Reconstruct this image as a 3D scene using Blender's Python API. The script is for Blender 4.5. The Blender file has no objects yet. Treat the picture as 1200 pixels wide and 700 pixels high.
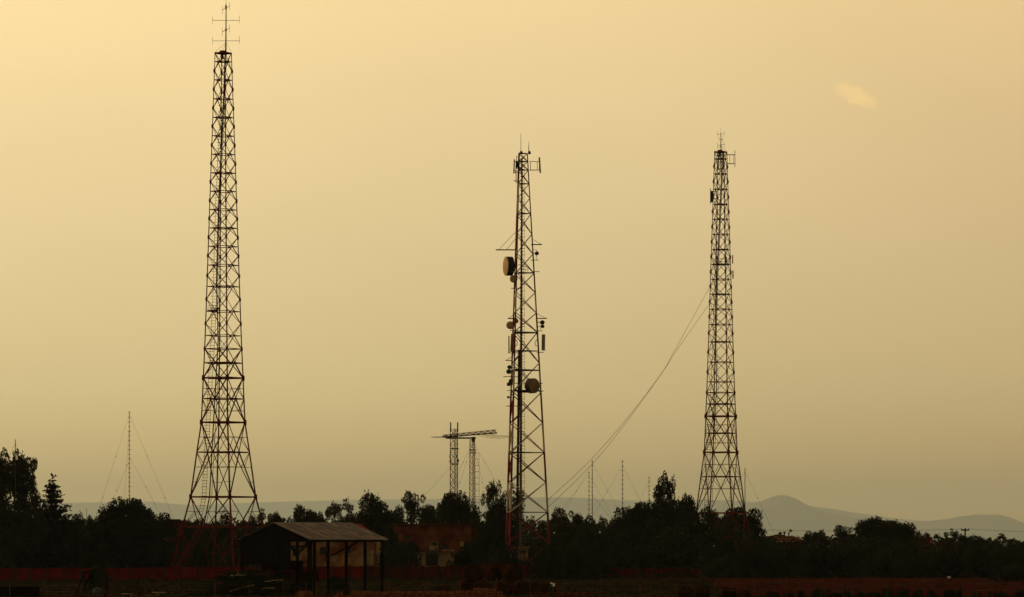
import bpy, math, random
import numpy as np
from mathutils import Vector, Matrix, Quaternion

sc = bpy.context.scene
R = math.radians

# ------------------------------------------------------------------ camera
F = 4557.0            # focal length in photo pixels (photo is 1200 x 700)
HZ = 640.0            # pixel row of the horizon
CAMH = 4.0            # eye height in metres
cam_d = bpy.data.cameras.new('camera')
cam = bpy.data.objects.new('camera', cam_d)
sc.collection.objects.link(cam)
cam.location = (0, 0, CAMH)
cam.rotation_euler = (R(90), 0, 0)
cam_d.sensor_fit = 'HORIZONTAL'
cam_d.sensor_width = 36.0
cam_d.lens = 36.0 * F / 1200.0
cam_d.shift_y = (HZ - 350.0) / 1200.0
cam_d.clip_start = 1.0
cam_d.clip_end = 250000.0
sc.camera = cam

# ------------------------------------------------------------------ light
SUN_AZ, SUN_EL = R(50), R(20)         # to the left of the view, above the frame
sd = Vector((-math.sin(SUN_AZ) * math.cos(SUN_EL), math.cos(SUN_AZ) * math.cos(SUN_EL), math.sin(SUN_EL)))
world = bpy.data.worlds.new('World')
sc.world = world
world.use_nodes = True
nt = world.node_tree
nt.nodes.clear()
N, L = nt.nodes, nt.links
out = N.new('ShaderNodeOutputWorld')
bg = N.new('ShaderNodeBackground')
bg.inputs['Strength'].default_value = 1.0
tc = N.new('ShaderNodeTexCoord')
nrm = N.new('ShaderNodeVectorMath'); nrm.operation = 'NORMALIZE'
L.new(tc.outputs['Generated'], nrm.inputs[0])
dot = N.new('ShaderNodeVectorMath'); dot.operation = 'DOT_PRODUCT'
L.new(nrm.outputs['Vector'], dot.inputs[0]); dot.inputs[1].default_value = sd
def math_node(op, a, b=None, c=None):
    n = N.new('ShaderNodeMath'); n.operation = op
    for i, v in enumerate((a, b, c)):
        if v is None: continue
        if isinstance(v, (int, float)): n.inputs[i].default_value = v
        else: L.new(v, n.inputs[i])
    return n.outputs[0]
KG = 1.35                                # how fast the haze glow falls away from the sun
COSC = sd.dot(Vector((0, 1, 0.065)).normalized())
glow = math_node('EXPONENT', math_node('MULTIPLY', math_node('SUBTRACT', dot.outputs['Value'], COSC), KG))
sep = N.new('ShaderNodeSeparateXYZ'); L.new(nrm.outputs['Vector'], sep.inputs[0])
zz = math_node('POWER', math_node('MAXIMUM', sep.outputs['Z'], 0.0), 0.5)
ramp = N.new('ShaderNodeValToRGB')
cr = ramp.color_ramp
SKY = [(0.0, (0.870, 0.510, 0.095)), (0.122, (0.860, 0.540, 0.160)), (0.2, (0.870, 0.640, 0.285)),
       (0.273, (0.860, 0.650, 0.325)), (0.33, (0.915, 0.690, 0.345)), (0.374, (0.980, 0.728, 0.355)),
       (0.5, (1.04, 0.79, 0.41)), (0.75, (0.56, 0.44, 0.29)), (1.0, (0.30, 0.26, 0.20))]
cr.elements[0].position, cr.elements[0].color = SKY[0][0], SKY[0][1] + (1,)
cr.elements[1].position, cr.elements[1].color = SKY[-1][0], SKY[-1][1] + (1,)
for p, c in SKY[1:-1]:
    e = cr.elements.new(p); e.color = c + (1,)
L.new(zz, ramp.inputs['Fac'])
mul = N.new('ShaderNodeVectorMath'); mul.operation = 'SCALE'
L.new(ramp.outputs['Color'], mul.inputs[0]); L.new(glow, mul.inputs['Scale'])
# the clear-air part of the daylight, seen through the dusty haze
# (one small thin cloud catching the light, by direction)
cd = Vector(((1004 - 600) / F, 1, (HZ - 113) / F)).normalized()
cx_ = Vector((1, -cd.x, -0.52)).normalized(); cy_ = cd.cross(cx_).normalized()
sub = N.new('ShaderNodeVectorMath'); sub.operation = 'SUBTRACT'; L.new(nrm.outputs['Vector'], sub.inputs[0]); sub.inputs[1].default_value = cd
def along(v, k):
    d_ = N.new('ShaderNodeVectorMath'); d_.operation = 'DOT_PRODUCT'; L.new(sub.outputs['Vector'], d_.inputs[0]); d_.inputs[1].default_value = v
    return math_node('MULTIPLY', d_.outputs['Value'], k)
cnz = N.new('ShaderNodeTexNoise'); cnz.inputs['Scale'].default_value = 420.0; cnz.inputs['Detail'].default_value = 6.0; cnz.inputs['Roughness'].default_value = 0.65; L.new(nrm.outputs['Vector'], cnz.inputs['Vector'])
u_ = along(cx_, F / 30.0); v_ = along(cy_, F / 11.5)
r2 = math_node('ADD', math_node('MULTIPLY', u_, u_), math_node('MULTIPLY', v_, v_))
edge = math_node('ADD', r2, math_node('MULTIPLY', math_node('SUBTRACT', cnz.outputs['Fac'], 0.5), 2.2))
cmr = N.new('ShaderNodeMapRange'); cmr.interpolation_type = 'SMOOTHSTEP'
cmr.inputs['From Min'].default_value = 1.15; cmr.inputs['From Max'].default_value = 0.1; cmr.inputs['To Max'].default_value = 1.0
L.new(edge, cmr.inputs['Value'])
cloud_on = math_node('MULTIPLY', cmr.outputs[0], math_node('GREATER_THAN', dot.outputs['Value'], 0.0))
# very faint unevenness of the haze over the whole sky
hz_n = N.new('ShaderNodeTexNoise'); hz_n.inputs['Scale'].default_value = 10.0; hz_n.inputs['Detail'].default_value = 6.0
hmp = N.new('ShaderNodeMapping'); hmp.inputs['Scale'].default_value = (1, 1, 2.2); L.new(nrm.outputs['Vector'], hmp.inputs['Vector']); L.new(hmp.outputs[0], hz_n.inputs['Vector'])
uneven = math_node('MULTIPLY_ADD', hz_n.outputs['Fac'], 0.10, 0.95)
sky = N.new('ShaderNodeTexSky'); sky.sky_type = 'NISHITA'; sky.sun_disc = False
sky.sun_elevation = SUN_EL; sky.sun_rotation = -SUN_AZ
sky.dust_density = 6.0; sky.air_density = 1.5
nsc = N.new('ShaderNodeVectorMath'); nsc.operation = 'MULTIPLY'
L.new(sky.outputs['Color'], nsc.inputs[0]); nsc.inputs[1].default_value = (0.0022, 0.0018, 0.0010)
addn = N.new('ShaderNodeVectorMath'); addn.operation = 'ADD'
L.new(mul.outputs['Vector'], addn.inputs[0]); L.new(nsc.outputs['Vector'], addn.inputs[1])
une = N.new('ShaderNodeVectorMath'); une.operation = 'SCALE'; L.new(addn.outputs['Vector'], une.inputs[0]); L.new(uneven, une.inputs['Scale'])
cadd = N.new('ShaderNodeVectorMath'); cadd.operation = 'SCALE'; cadd.inputs[0].default_value = (0.15, 0.08, 0.0); L.new(cloud_on, cadd.inputs['Scale'])
fin = N.new('ShaderNodeVectorMath'); fin.operation = 'ADD'; L.new(une.outputs['Vector'], fin.inputs[0]); L.new(cadd.outputs['Vector'], fin.inputs[1])
side = N.new('ShaderNodeMapRange'); side.interpolation_type = 'SMOOTHSTEP'
side.inputs['From Min'].default_value = 0.0; side.inputs['From Max'].default_value = 0.22; L.new(sep.outputs['X'], side.inputs['Value'])
hue = N.new('ShaderNodeMix'); hue.data_type = 'RGBA'; hue.inputs[6].default_value = (1, 1, 1, 1); hue.inputs[7].default_value = (1.02, 0.93, 0.90, 1); L.new(side.outputs[0], hue.inputs[0])
fin2 = N.new('ShaderNodeVectorMath'); fin2.operation = 'MULTIPLY'; L.new(fin.outputs['Vector'], fin2.inputs[0]); L.new(hue.outputs[2], fin2.inputs[1])
L.new(fin2.outputs['Vector'], bg.inputs['Color'])
L.new(bg.outputs[0], out.inputs['Surface'])

sun_d = bpy.data.lights.new('sun', 'SUN')
sun_d.energy = 0.5
sun_d.angle = R(10)
sun_d.color = (1.0, 0.72, 0.40)
sun = bpy.data.objects.new('sun', sun_d)
sc.collection.objects.link(sun)
sun.rotation_euler = (-sd).to_track_quat('-Z', 'Y').to_euler()

sc.view_settings.view_transform = 'Standard'
sc.view_settings.look = 'None'
sc.view_settings.exposure = 0.0
sc.view_settings.gamma = 1.0
sc.cycles.max_bounces = 5
sc.cycles.volume_bounces = 0
sc.cycles.use_denoising = True

# ------------------------------------------------------------------ materials
def mat(name, col, rough=0.8, var=0.25, scale=1.5, col2=None, spec=0.3, metal=0.0, bump=0.0, stretch=(1, 1, 1)):
    m = bpy.data.materials.new(name); m.use_nodes = True
    t = m.node_tree; b = t.nodes['Principled BSDF']
    b.inputs['Roughness'].default_value = rough
    b.inputs['Specular IOR Level'].default_value = spec if spec > 0.06 else 0.0
    b.inputs['Metallic'].default_value = metal
    co = t.nodes.new('ShaderNodeTexCoord'); mp = t.nodes.new('ShaderNodeMapping')
    mp.inputs['Scale'].default_value = stretch
    oi = t.nodes.new('ShaderNodeObjectInfo')
    va = t.nodes.new('ShaderNodeVectorMath'); va.operation = 'ADD'
    t.links.new(co.outputs['Object'], va.inputs[0])
    sc_ = t.nodes.new('ShaderNodeMath'); sc_.operation = 'MULTIPLY'; sc_.inputs[1].default_value = 57.0
    t.links.new(oi.outputs['Random'], sc_.inputs[0]); t.links.new(sc_.outputs[0], va.inputs[1])
    t.links.new(va.outputs[0], mp.inputs['Vector'])
    nz = t.nodes.new('ShaderNodeTexNoise'); nz.inputs['Scale'].default_value = scale
    nz.inputs['Detail'].default_value = 5.0
    t.links.new(mp.outputs[0], nz.inputs['Vector'])
    rp = t.nodes.new('ShaderNodeValToRGB')
    c2 = col2 or tuple(c * (1 - var) for c in col)
    c1 = col if col2 else tuple(min(1, c * (1 + var)) for c in col)
    rp.color_ramp.elements[0].position = 0.36; rp.color_ramp.elements[0].color = tuple(c2) + (1,)
    rp.color_ramp.elements[1].position = 0.64; rp.color_ramp.elements[1].color = tuple(c1) + (1,)
    t.links.new(nz.outputs['Fac'], rp.inputs['Fac']); t.links.new(rp.outputs['Color'], b.inputs['Base Color'])
    if bump:
        bp = t.nodes.new('ShaderNodeBump'); bp.inputs['Strength'].default_value = bump
        t.links.new(nz.outputs['Fac'], bp.inputs['Height']); t.links.new(bp.outputs[0], b.inputs['Normal'])
    return m

M = dict(
    iron=mat('maroon_tower_paint', (0.155, 0.022, 0.017), 0.85, scale=0.6, spec=0.05, col2=(0.10, 0.016, 0.013)),
    iron_dark=mat('black_weathered_steel', (0.025, 0.020, 0.016), 0.7),
    red=mat('red_tower_paint', (0.16, 0.012, 0.014), 0.7, spec=0.1, scale=1.0),
    white=mat('dirty_white_tower_paint', (0.50, 0.40, 0.28), 0.7, spec=0.1, scale=1.0),
    galv=mat('galvanised_steel', (0.22, 0.20, 0.17), 0.6, scale=2.0),
    dark=mat('dark_equipment_housing', (0.02, 0.018, 0.015), 0.7),
    cable=mat('black_cable', (0.02, 0.018, 0.016), 0.7),
    feeder=mat('brown_grey_feeders', (0.16, 0.13, 0.09), 0.8, scale=4.0),
    dish=mat('sunlit_dish_cover', (0.62, 0.34, 0.13), 0.7, scale=1.5, var=0.12),  # orange sunlight on the big left-facing dish is put into this cover colour
    dish2=mat('brown_dish_cover', (0.36, 0.22, 0.10), 0.7, scale=1.5, var=0.12),
    panel=mat('olive_antenna_radome', (0.28, 0.26, 0.19), 0.6),
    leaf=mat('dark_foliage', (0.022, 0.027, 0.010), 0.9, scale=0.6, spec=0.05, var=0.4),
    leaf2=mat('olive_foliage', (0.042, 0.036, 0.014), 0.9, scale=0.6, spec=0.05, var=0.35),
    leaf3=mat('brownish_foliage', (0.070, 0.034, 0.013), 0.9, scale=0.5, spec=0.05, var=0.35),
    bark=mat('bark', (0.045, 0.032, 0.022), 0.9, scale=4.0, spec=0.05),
    ground=mat('dry_field_ground', (0.030, 0.018, 0.006), 0.95, scale=0.12, col2=(0.015, 0.014, 0.005), spec=0.05, bump=0.4),
    soil=mat('red_brown_soil', (0.055, 0.010, 0.004), 0.95, scale=0.35, col2=(0.030, 0.009, 0.004), spec=0.05, bump=0.4),
    grass=mat('dark_grass', (0.022, 0.019, 0.007), 0.9, spec=0.05),
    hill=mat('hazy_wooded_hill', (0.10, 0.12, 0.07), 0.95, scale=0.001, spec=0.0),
    fence=mat('red_brown_fence_panel', (0.145, 0.009, 0.005), 0.95, spec=0.03, scale=1.2, var=0.25),
    fpost=mat('concrete_fence_post', (0.030, 0.014, 0.010), 0.9),
    board=mat('red_brown_boards', (0.10, 0.018, 0.009), 0.95, spec=0.03, scale=1.0, col2=(0.05, 0.010, 0.006)),
    timber=mat('black_timber', (0.006, 0.005, 0.004), 0.95, scale=3.0, spec=0.02),
    stake=mat('weathered_stake', (0.10, 0.03, 0.014), 0.95, spec=0.05, scale=3.0),
    roof=mat('weathered_corrugated_sheet', (0.21, 0.155, 0.105), 0.75, scale=1.0, col2=(0.12, 0.085, 0.06)),
    tile=mat('red_roof_tiles', (0.20, 0.025, 0.016), 0.9, spec=0.05, scale=2.0),
    plaster=mat('peeling_plaster', (0.36, 0.23, 0.09), 0.95, spec=0.05, scale=0.6, col2=(0.15, 0.035, 0.015)),
    cream=mat('cream_plaster', (0.34, 0.24, 0.11), 0.95, spec=0.05, scale=0.9, var=0.2),
    brick=mat('red_brown_brick_wall', (0.17, 0.052, 0.020), 0.95, spec=0.05, scale=0.9, col2=(0.085, 0.022, 0.011)),
    brownwall=mat('brown_wall', (0.08, 0.028, 0.013), 0.95, spec=0.05, scale=0.4),
    glass=mat('dark_window', (0.01, 0.01, 0.01), 0.25, spec=0.4),
    bale=mat('straw_bale', (0.045, 0.014, 0.006), 0.95, scale=1.8, col2=(0.016, 0.007, 0.004), spec=0.05, bump=0.5),
    stone=mat('rubble_block', (0.24, 0.09, 0.04), 0.95, spec=0.05, scale=2.0, col2=(0.11, 0.032, 0.016), bump=0.4),
    grey=mat('grey_stone', (0.07, 0.07, 0.065), 0.95, spec=0.05, scale=2.0),
    clay=mat('red_clay', (0.12, 0.016, 0.007), 0.9, spec=0.05, scale=2.0),
    straw=mat('pale_straw_plank', (0.36, 0.24, 0.10), 0.9, scale=2.0),
    sheet=mat('pale_metal_sheet', (0.65, 0.58, 0.36), 0.5, scale=2.0, var=0.1),
    whiteb=mat('white_board', (0.75, 0.55, 0.45), 0.7, var=0.05),
    wire=mat('steel_wire', (0.05, 0.04, 0.03), 0.7),
)

# ------------------------------------------------------------------ builders
COL = sc.collection
def P(px, py, D):
    return Vector(((px - 600.0) / F * D, D, CAMH + (HZ - py) / F * D))
def ground_z(D):
    if D <= 470: return 0.0
    if D >= 560: return -1.0
    t = (D - 470) / 90.0
    return -t * t * (3 - 2 * t)
def tag(o, label=None, cat=None, group=None, kind=None):
    if label: o['label'] = label
    if cat: o['category'] = cat
    if group: o['group'] = group
    if kind: o['kind'] = kind
    return o
def thing(name, loc, label, cat, group=None):
    o = bpy.data.objects.new(name, None); COL.objects.link(o); o.location = loc
    o.empty_display_size = 0.5
    return tag(o, label, cat, group)
class MB:
    def __init__(s): s.v, s.f = [], []
    def add(s, v, f):
        n = len(s.v); s.v += [tuple(x) for x in v]; s.f += [tuple(i + n for i in q) for q in f]
    def box(s, c, size, rz=0.0, tilt=None):
        m = Matrix.Rotation(rz, 3, 'Z')
        if tilt is not None: m = m @ tilt
        hx, hy, hz = size[0] / 2, size[1] / 2, size[2] / 2
        vs = [m @ Vector((x * hx, y * hy, z * hz)) + Vector(c) for z in (-1, 1) for y in (-1, 1) for x in (-1, 1)]
        s.add(vs, [(0, 2, 3, 1), (4, 5, 7, 6), (0, 1, 5, 4), (2, 6, 7, 3), (0, 4, 6, 2), (1, 3, 7, 5)])
    def tube(s, pts, r, n=5):
        pts = [Vector(p) for p in pts]
        rs = r if isinstance(r, (list, tuple)) else [r] * len(pts)
        vs, fs = [], []
        for i, p in enumerate(pts):
            d = (pts[min(i + 1, len(pts) - 1)] - pts[max(i - 1, 0)])
            if d.length < 1e-9: d = Vector((0, 0, 1))
            d.normalize()
            up = Vector((0, 0, 1)) if abs(d.z) < 0.92 else Vector((0, 1, 0))
            x = d.cross(up).normalized(); y = x.cross(d)
            for k in range(n):
                a = 2 * math.pi * (k + 0.5) / n
                vs.append(p + (x * math.cos(a) + y * math.sin(a)) * rs[i])
        for i in range(len(pts) - 1):
            for k in range(n):
                a, b = i * n + k, i * n + (k + 1) % n
                fs.append((a, b, b + n, a + n))
        fs.append(tuple(reversed(range(n)))); fs.append(tuple(range((len(pts) - 1) * n, len(pts) * n)))
        s.add(vs, fs)
    def mesh(s, name, m):
        me = bpy.data.meshes.new(name); me.from_pydata(s.v, [], s.f); me.materials.append(m); me.update()
        return me
    def build(s, name, m, parent=None, kind=None, label=None, smooth=False):
        """vertices are world coordinates; stored relative to the parent's position"""
        base = Vector((0, 0, 0))
        q = parent
        while q is not None: base += Vector(q.location); q = q.parent
        s.v = [tuple(Vector(v) - base) for v in s.v]
        me = s.mesh(name, m)
        if smooth:
            for p in me.polygons: p.use_smooth = True
        o = bpy.data.objects.new(name, me); COL.objects.link(o); o.parent = parent
        tag(o, label=label, kind=kind)
        return o
def build_thing(mb, name, m, label, cat, group=None, smooth=False):
    """a thing that is one mesh, origin at its base"""
    xs = np.array(mb.v); c = xs.mean(0); loc = Vector((c[0], c[1], xs[:, 2].min()))
    mb.v = [tuple(Vector(v) - loc) for v in mb.v]
    me = mb.mesh(name, m)
    if smooth:
        for p in me.polygons: p.use_smooth = True
    o = bpy.data.objects.new(name, me); COL.objects.link(o); o.location = loc
    return tag(o, label, cat, group)

UNIT = {}
def unit_bar(mkey, shape):
    k = (mkey, shape)
    if k not in UNIT:
        if shape == 'box':
            b = MB(); b.box((0, 0, 0.5), (1, 1, 1))
        elif shape == 'angle':      # an angle iron
            b = MB(); b.box((0, 0.42, 0.5), (1, 0.16, 1)); b.box((-0.42, -0.08, 0.5), (0.16, 0.836, 1))
        else:
            b = MB(); b.tube([(0, 0, 0), (0, 0, 1)], 0.5, 6)
        UNIT[k] = b.mesh(shape + '_bar', M[mkey])
    return UNIT[k]
def bar(a, b, w, mkey, parent, name, shape='angle', label=None):
    a, b = Vector(a), Vector(b); d = b - a
    o = bpy.data.objects.new(name, unit_bar(mkey, shape)); COL.objects.link(o)
    o.parent = parent; o.location = a - (Vector(parent.location) if parent else Vector())
    up = 'Y' if abs(d.normalized().y) < 0.95 else 'X'
    o.rotation_mode = 'QUATERNION'; o.rotation_quaternion = d.to_track_quat('Z', up)
    o.scale = (w, w, d.length)
    if label: o['label'] = label
    return o
def block(c, size, mkey, parent, name, rz=0.0):
    o = bar(Vector(c) - Vector((0, 0, size[2] / 2)), Vector(c) + Vector((0, 0, size[2] / 2)), 1, mkey, parent, name, 'box')
    o.rotation_mode = 'XYZ'; o.rotation_euler = (0, 0, rz); o.scale = size
    return o
def sag(a, b, s, n=14):
    a, b = Vector(a), Vector(b)
    return [a.lerp(b, i / n) - Vector((0, 0, 4 * s * (i / n) * (1 - i / n))) for i in range(n + 1)]

# ------------------------------------------------------------------ ground, hills
def terrain():
    xs = np.concatenate([[-94000, -12000, -4000, -1200, -400, -150], np.linspace(-60, 60, 49), [150, 400, 1200, 4000, 12000, 94000]])
    ys = np.concatenate([[-6000, -1500, -300, 0, 100, 200, 250], np.linspace(280, 600, 81), [640, 700, 900, 1500, 3000, 7000, 14000, 30000, 94000]])
    rng = np.random.RandomState(3)
    bm = MB(); nx = len(xs)
    for y in ys:
        for x in xs:
            n = 0.0
            if 285 < y < 430 and abs(x) < 61: n = 0.05 * rng.randn()
            bm.v.append((x, y, ground_z(y) + n))
    for j in range(len(ys) - 1):
        for i in range(nx - 1):
            a = j * nx + i; bm.f.append((a, a + 1, a + 1 + nx, a + nx))
    bm.build('ground', M['ground'], kind='structure', smooth=True)
terrain()

def ridge(name, D, prof, depth, seed):
    """wooded ridge whose crest follows the skyline, falling away to both sides"""
    rng = np.random.RandomState(seed)
    px = np.array([p[0] for p in prof], float); py = np.array([p[1] for p in prof], float)
    n = 260; X = np.linspace(px[0], px[-1], n); Y = np.interp(X, px, py)
    ker = np.ones(5) / 5; Y = np.convolve(np.pad(Y, 2, 'edge'), ker, 'valid')
    Y = Y + np.convolve(rng.randn(n + 4), ker, 'valid') * 0.35
    k = D / F
    bm = MB(); rows = [(-1.0, 0.0), (-0.75, .25), (-0.5, .52), (-0.25, .80), (-0.1, .95), (0, 1), (0.15, .9), (0.5, .5), (1.0, 0.0)]
    for (t, h) in rows:
        for i in range(n):
            z = (640 - Y[i]) * k + 4
            w = rng.randn() * 0.02 if 0 < h < 1 else 0
            bm.v.append(((X[i] - 600) * k, D + t * depth, z * max(0, h + w) - (2 if h == 0 else 0)))
    for j in range(len(rows) - 1):
        for i in range(n - 1):
            a = j * n + i; bm.f.append((a, a + 1, a + 1 + n, a + n))
    bm.build(name, M['hill'], kind='structure', smooth=True)
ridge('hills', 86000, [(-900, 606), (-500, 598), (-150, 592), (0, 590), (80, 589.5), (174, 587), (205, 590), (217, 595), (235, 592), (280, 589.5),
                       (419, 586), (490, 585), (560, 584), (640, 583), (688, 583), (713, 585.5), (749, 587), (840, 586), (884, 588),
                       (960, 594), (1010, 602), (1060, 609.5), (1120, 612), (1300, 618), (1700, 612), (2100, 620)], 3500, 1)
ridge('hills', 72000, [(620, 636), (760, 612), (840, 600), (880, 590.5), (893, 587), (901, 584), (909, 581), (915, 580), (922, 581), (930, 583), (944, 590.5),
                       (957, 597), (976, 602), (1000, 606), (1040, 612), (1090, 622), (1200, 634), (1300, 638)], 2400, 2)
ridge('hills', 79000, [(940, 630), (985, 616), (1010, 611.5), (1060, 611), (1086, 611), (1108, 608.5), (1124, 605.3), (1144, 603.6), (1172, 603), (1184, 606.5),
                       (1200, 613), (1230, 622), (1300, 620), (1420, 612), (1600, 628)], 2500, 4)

# ------------------------------------------------------------------ the two tall four-legged towers
HS = [74, 95.5, 117.7, 139.4, 161, 182.7, 204.5, 226, 247.5, 269, 290.6, 312.5, 337.5, 366.7, 395, 427, 469, 531.6, 619]
GS = [64, 85, 106.5, 128.5, 150, 172, 193.5, 215, 237, 258, 280, 301.5, 325, 352.5, 381, 410.5, 444.6, 496.6, 584, 681.5]
HWP = [(62, 9.3), (240, 15.4), (400, 20.8), (444.6, 22.8), (496.6, 25.0), (531.6, 30.2), (584, 37.3), (620, 47.0), (681.5, 63.0)]
K1 = 455.0 / F
def tower_r(y):
    return np.interp(y, [p[0] for p in HWP], [p[1] for p in HWP]) / 0.963 * K1
def tower_z(y): return (681.5 - y) * K1
def big_tower(cx, D, zbase, th, label, ladder_side):
    c0 = Vector(((cx - 600) / F * D, D, zbase))
    t = thing('lattice_tower', c0, label, 'radio tower', 'steel lattice towers')
    # corners: nearest, right, far, left
    dirs = [Vector((math.sin(th), -math.cos(th), 0)), Vector((math.cos(th), math.sin(th), 0)),
            Vector((-math.sin(th), math.cos(th), 0)), Vector((-math.cos(th), -math.sin(th), 0))]
    def C(k, y): return c0 + dirs[k % 4] * tower_r(y) + Vector((0, 0, tower_z(y)))
    def mid(k, y): return (C(k, y) + C(k + 1, y)) / 2
    for k in range(4):
        m = MB(); ys = sorted(set(GS + [531.6, 620]))
        m.tube([C(k, y) for y in reversed(ys)], [float(np.interp(y, [62, 400, 681], [0.062, 0.088, 0.135])) * (1.15 if k == 0 else 1) for y in reversed(ys)], 4)
        m.build('leg', M['iron'], t)
        m = MB(); m.box(C(k, 681.5) + Vector((0, 0, 0.1)), (1.3, 1.3, 1.0)); m.build('footing', M['grey'], t)
    for i, y in enumerate(HS):
        w = 0.085 if y < 400 else 0.13
        for k in range(4):
            bar(C(k, y), C(k + 1, y), w, 'iron', t, 'cross_bar')
            wd = 0.07 if y < 400 else 0.112
            for g in (GS[i], GS[i + 1]):
                for kk in (k, k + 1):
                    bar(C(kk, g), mid(k, y), wd, 'iron', t, 'diagonal_brace')
        for k in range(4):
            block(mid(k, y), (0.19, 0.19, 0.22), 'iron', t, 'joint_plate', th)
    for g in GS[1:-1]:
        s = 0.22 if g < 420 else 0.32
        for k in range(4):
            block(C(k, g), (s, s, s * 1.9), 'iron', t, 'gusset_plate', th)
    for g in (410.5, 444.6, 496.6, 584):
        for k in range(4): bar(C(k, g), C(k + 1, g), 0.10 if g == 410.5 else 0.17, 'iron', t, 'cross_bar')
    for k in range(4): bar(C(k, 64), C(k + 1, 64), 0.16, 'iron', t, 'cross_bar')
    # thin secondary bracing of the tall lower bays
    for (y, ga, h) in [(457, 444.6, 469), (483, 496.6, 469), (514, 496.6, 531.6), (549, 584, 531.6), (566.5, 584, 531.6), (601, 584, 619), (650, 681.5, 619)]:
        for k in range(4):
            f = (y - ga) / (h - ga)
            for kk in (k, k + 1):
                q = C(kk, ga).lerp(mid(k, h), f)
                bar(C(kk, y), q, 0.05, 'iron', t, 'thin_strut', 'box')
                if y not in (566.5,):
                    bar(q, C(kk, h), 0.05, 'iron', t, 'thin_strut', 'box')
            if y in (457, 483, 514, 549):
                bar(C(k, ga).lerp(mid(k, h), f), C(k + 1, ga).lerp(mid(k, h), f), 0.045, 'iron', t, 'thin_strut', 'box')
    # inner diaphragm bars
    for y in HS[::3]:
        for k in range(2): bar(mid(k, y), mid(k + 2, y), 0.07, 'iron', t, 'thin_strut', 'box')
    # ladder just inside the left face
    def lad(y, side=0.0):
        off = np.interp(y, [64, 100, 240, 330, 400, 480, 584, 620, 672], [1, 0, -6.5, -9, -12, -16.5, -22, -29, -46]) * K1 * ladder_side
        return c0 + Vector((off + side, -0.15 * tower_r(y), tower_z(y)))
    m = MB(); ys = [64, 100, 170, 240, 330, 400, 480, 540, 584, 620, 672]
    for s in (-0.22, 0.22): m.tube([lad(y, s) for y in ys], 0.028, 4)
    y = 68.0
    while y < 672:
        m.tube([lad(y, -0.22), lad(y, 0.22)], 0.02, 3); y += 3.6
    m.build('ladder', M['iron'], t)
    # cage hoops on the upper run, wider rungs on the lower run
    m = MB(); y = 90.0
    while y < 600:
        m.tube([lad(y, -0.3), lad(y, -0.3) + Vector((-0.1, -0.5, 0)), lad(y, 0.25) + Vector((0, -0.55, 0)), lad(y, 0.3)], 0.018, 3); y += 7.2
    m.build('ladder_cage', M['iron'], t)
    m = MB()
    m.tube([lad(y, 0.0) + Vector((0.62 if y > 330 else 0.12, 0.25, 0)) for y in ys[:-1]], 0.075, 5)
    m.tube([lad(y, 0.0) + Vector((0.86 if y > 330 else 0.28, 0.3, 0)) for y in ys[:-1]], 0.03, 5)
    m.build('cable_run', M['cable'], t)
    # top deck with drive boxes and the short mast
    zt = tower_z(64.3)
    m = MB(); m.box(c0 + Vector((0, 0, zt)), (1.1, 1.1, 0.07), th + 0.785); m.build('top_deck', M['iron_dark'], t)
    m = MB(); m.box(c0 + Vector((-0.1, 0, zt + 0.2)), (0.6, 0.5, 0.26), 0.2); m.box(c0 + Vector((0.35, 0.1, zt + 0.1)), (0.4, 0.4, 0.14)); m.box(c0 + Vector((-0.12, 0, zt - 0.35)), (0.32, 0.32, 0.6))
    m.build('drive_box', M['iron_dark'], t)
    return t, c0, C

def dipole_arm(t, c, half, ang, el, sag_=0.0):
    d = Vector((math.cos(ang), math.sin(ang), 0)) * half
    m = MB(); m.tube([c - d, c + d + Vector((0, 0, -sag_))], 0.028, 5)
    a = m.build('antenna_arm', M['iron_dark'], t)
    for s in (-1, 1):
        m = MB(); e = c + d * s; m.tube([e - Vector((0, 0, el)), e + Vector((0, 0, el))], 0.022, 4)
        m.build('dipole_element', M['iron_dark'], a)

tA, cA, CA = big_tower(261.6, 455.0, 0.0, R(15.6), 'tallest maroon lattice tower, at the left, topped by a mast with four crossed antenna arms', 1)
kA = K1
def topA(dx, y): return cA + Vector((dx * kA, 0, tower_z(y)))
m = MB(); m.tube([topA(0, 60), topA(2.5, 45), topA(2.8, 8)] and [topA(3, 62), topA(3.2, 40), topA(3.4, 8)], [0.1, 0.075, 0.06], 6); m.build('top_mast', M['iron_dark'], tA)
m = MB(); m.tube([topA(3.4, 8), topA(3.0, -6)], [0.03, 0.012], 4); m.build('whip_antenna', M['iron_dark'], tA)
dipole_arm(tA, topA(3.2, 25), 16.6 * kA, -0.25, 4.6 * kA, 0.1)
dipole_arm(tA, topA(3.2, 49), 16.6 * kA, -0.25, 4.6 * kA, 0.1)
dipole_arm(tA, topA(3.2, 11.3), 16.6 * kA, R(-71), 4.6 * kA, -0.05)
dipole_arm(tA, topA(3.2, 37), 16.6 * kA, R(-71), 4.6 * kA, -0.05)
for k in range(4):
    m = MB(); m.tube([topA(3.3, 51), CA(k, 63)], 0.016, 3); m.build('stay_wire', M['wire'], tA)
m = MB(); m.box(topA(3.2, 10.8), (0.2, 0.2, 0.25)); m.box(topA(3.2, 36.6), (0.2, 0.2, 0.22)); m.box(topA(3.2, 8.2), (0.16, 0.16, 0.2)); m.build('clamp', M['iron_dark'], tA)
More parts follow.
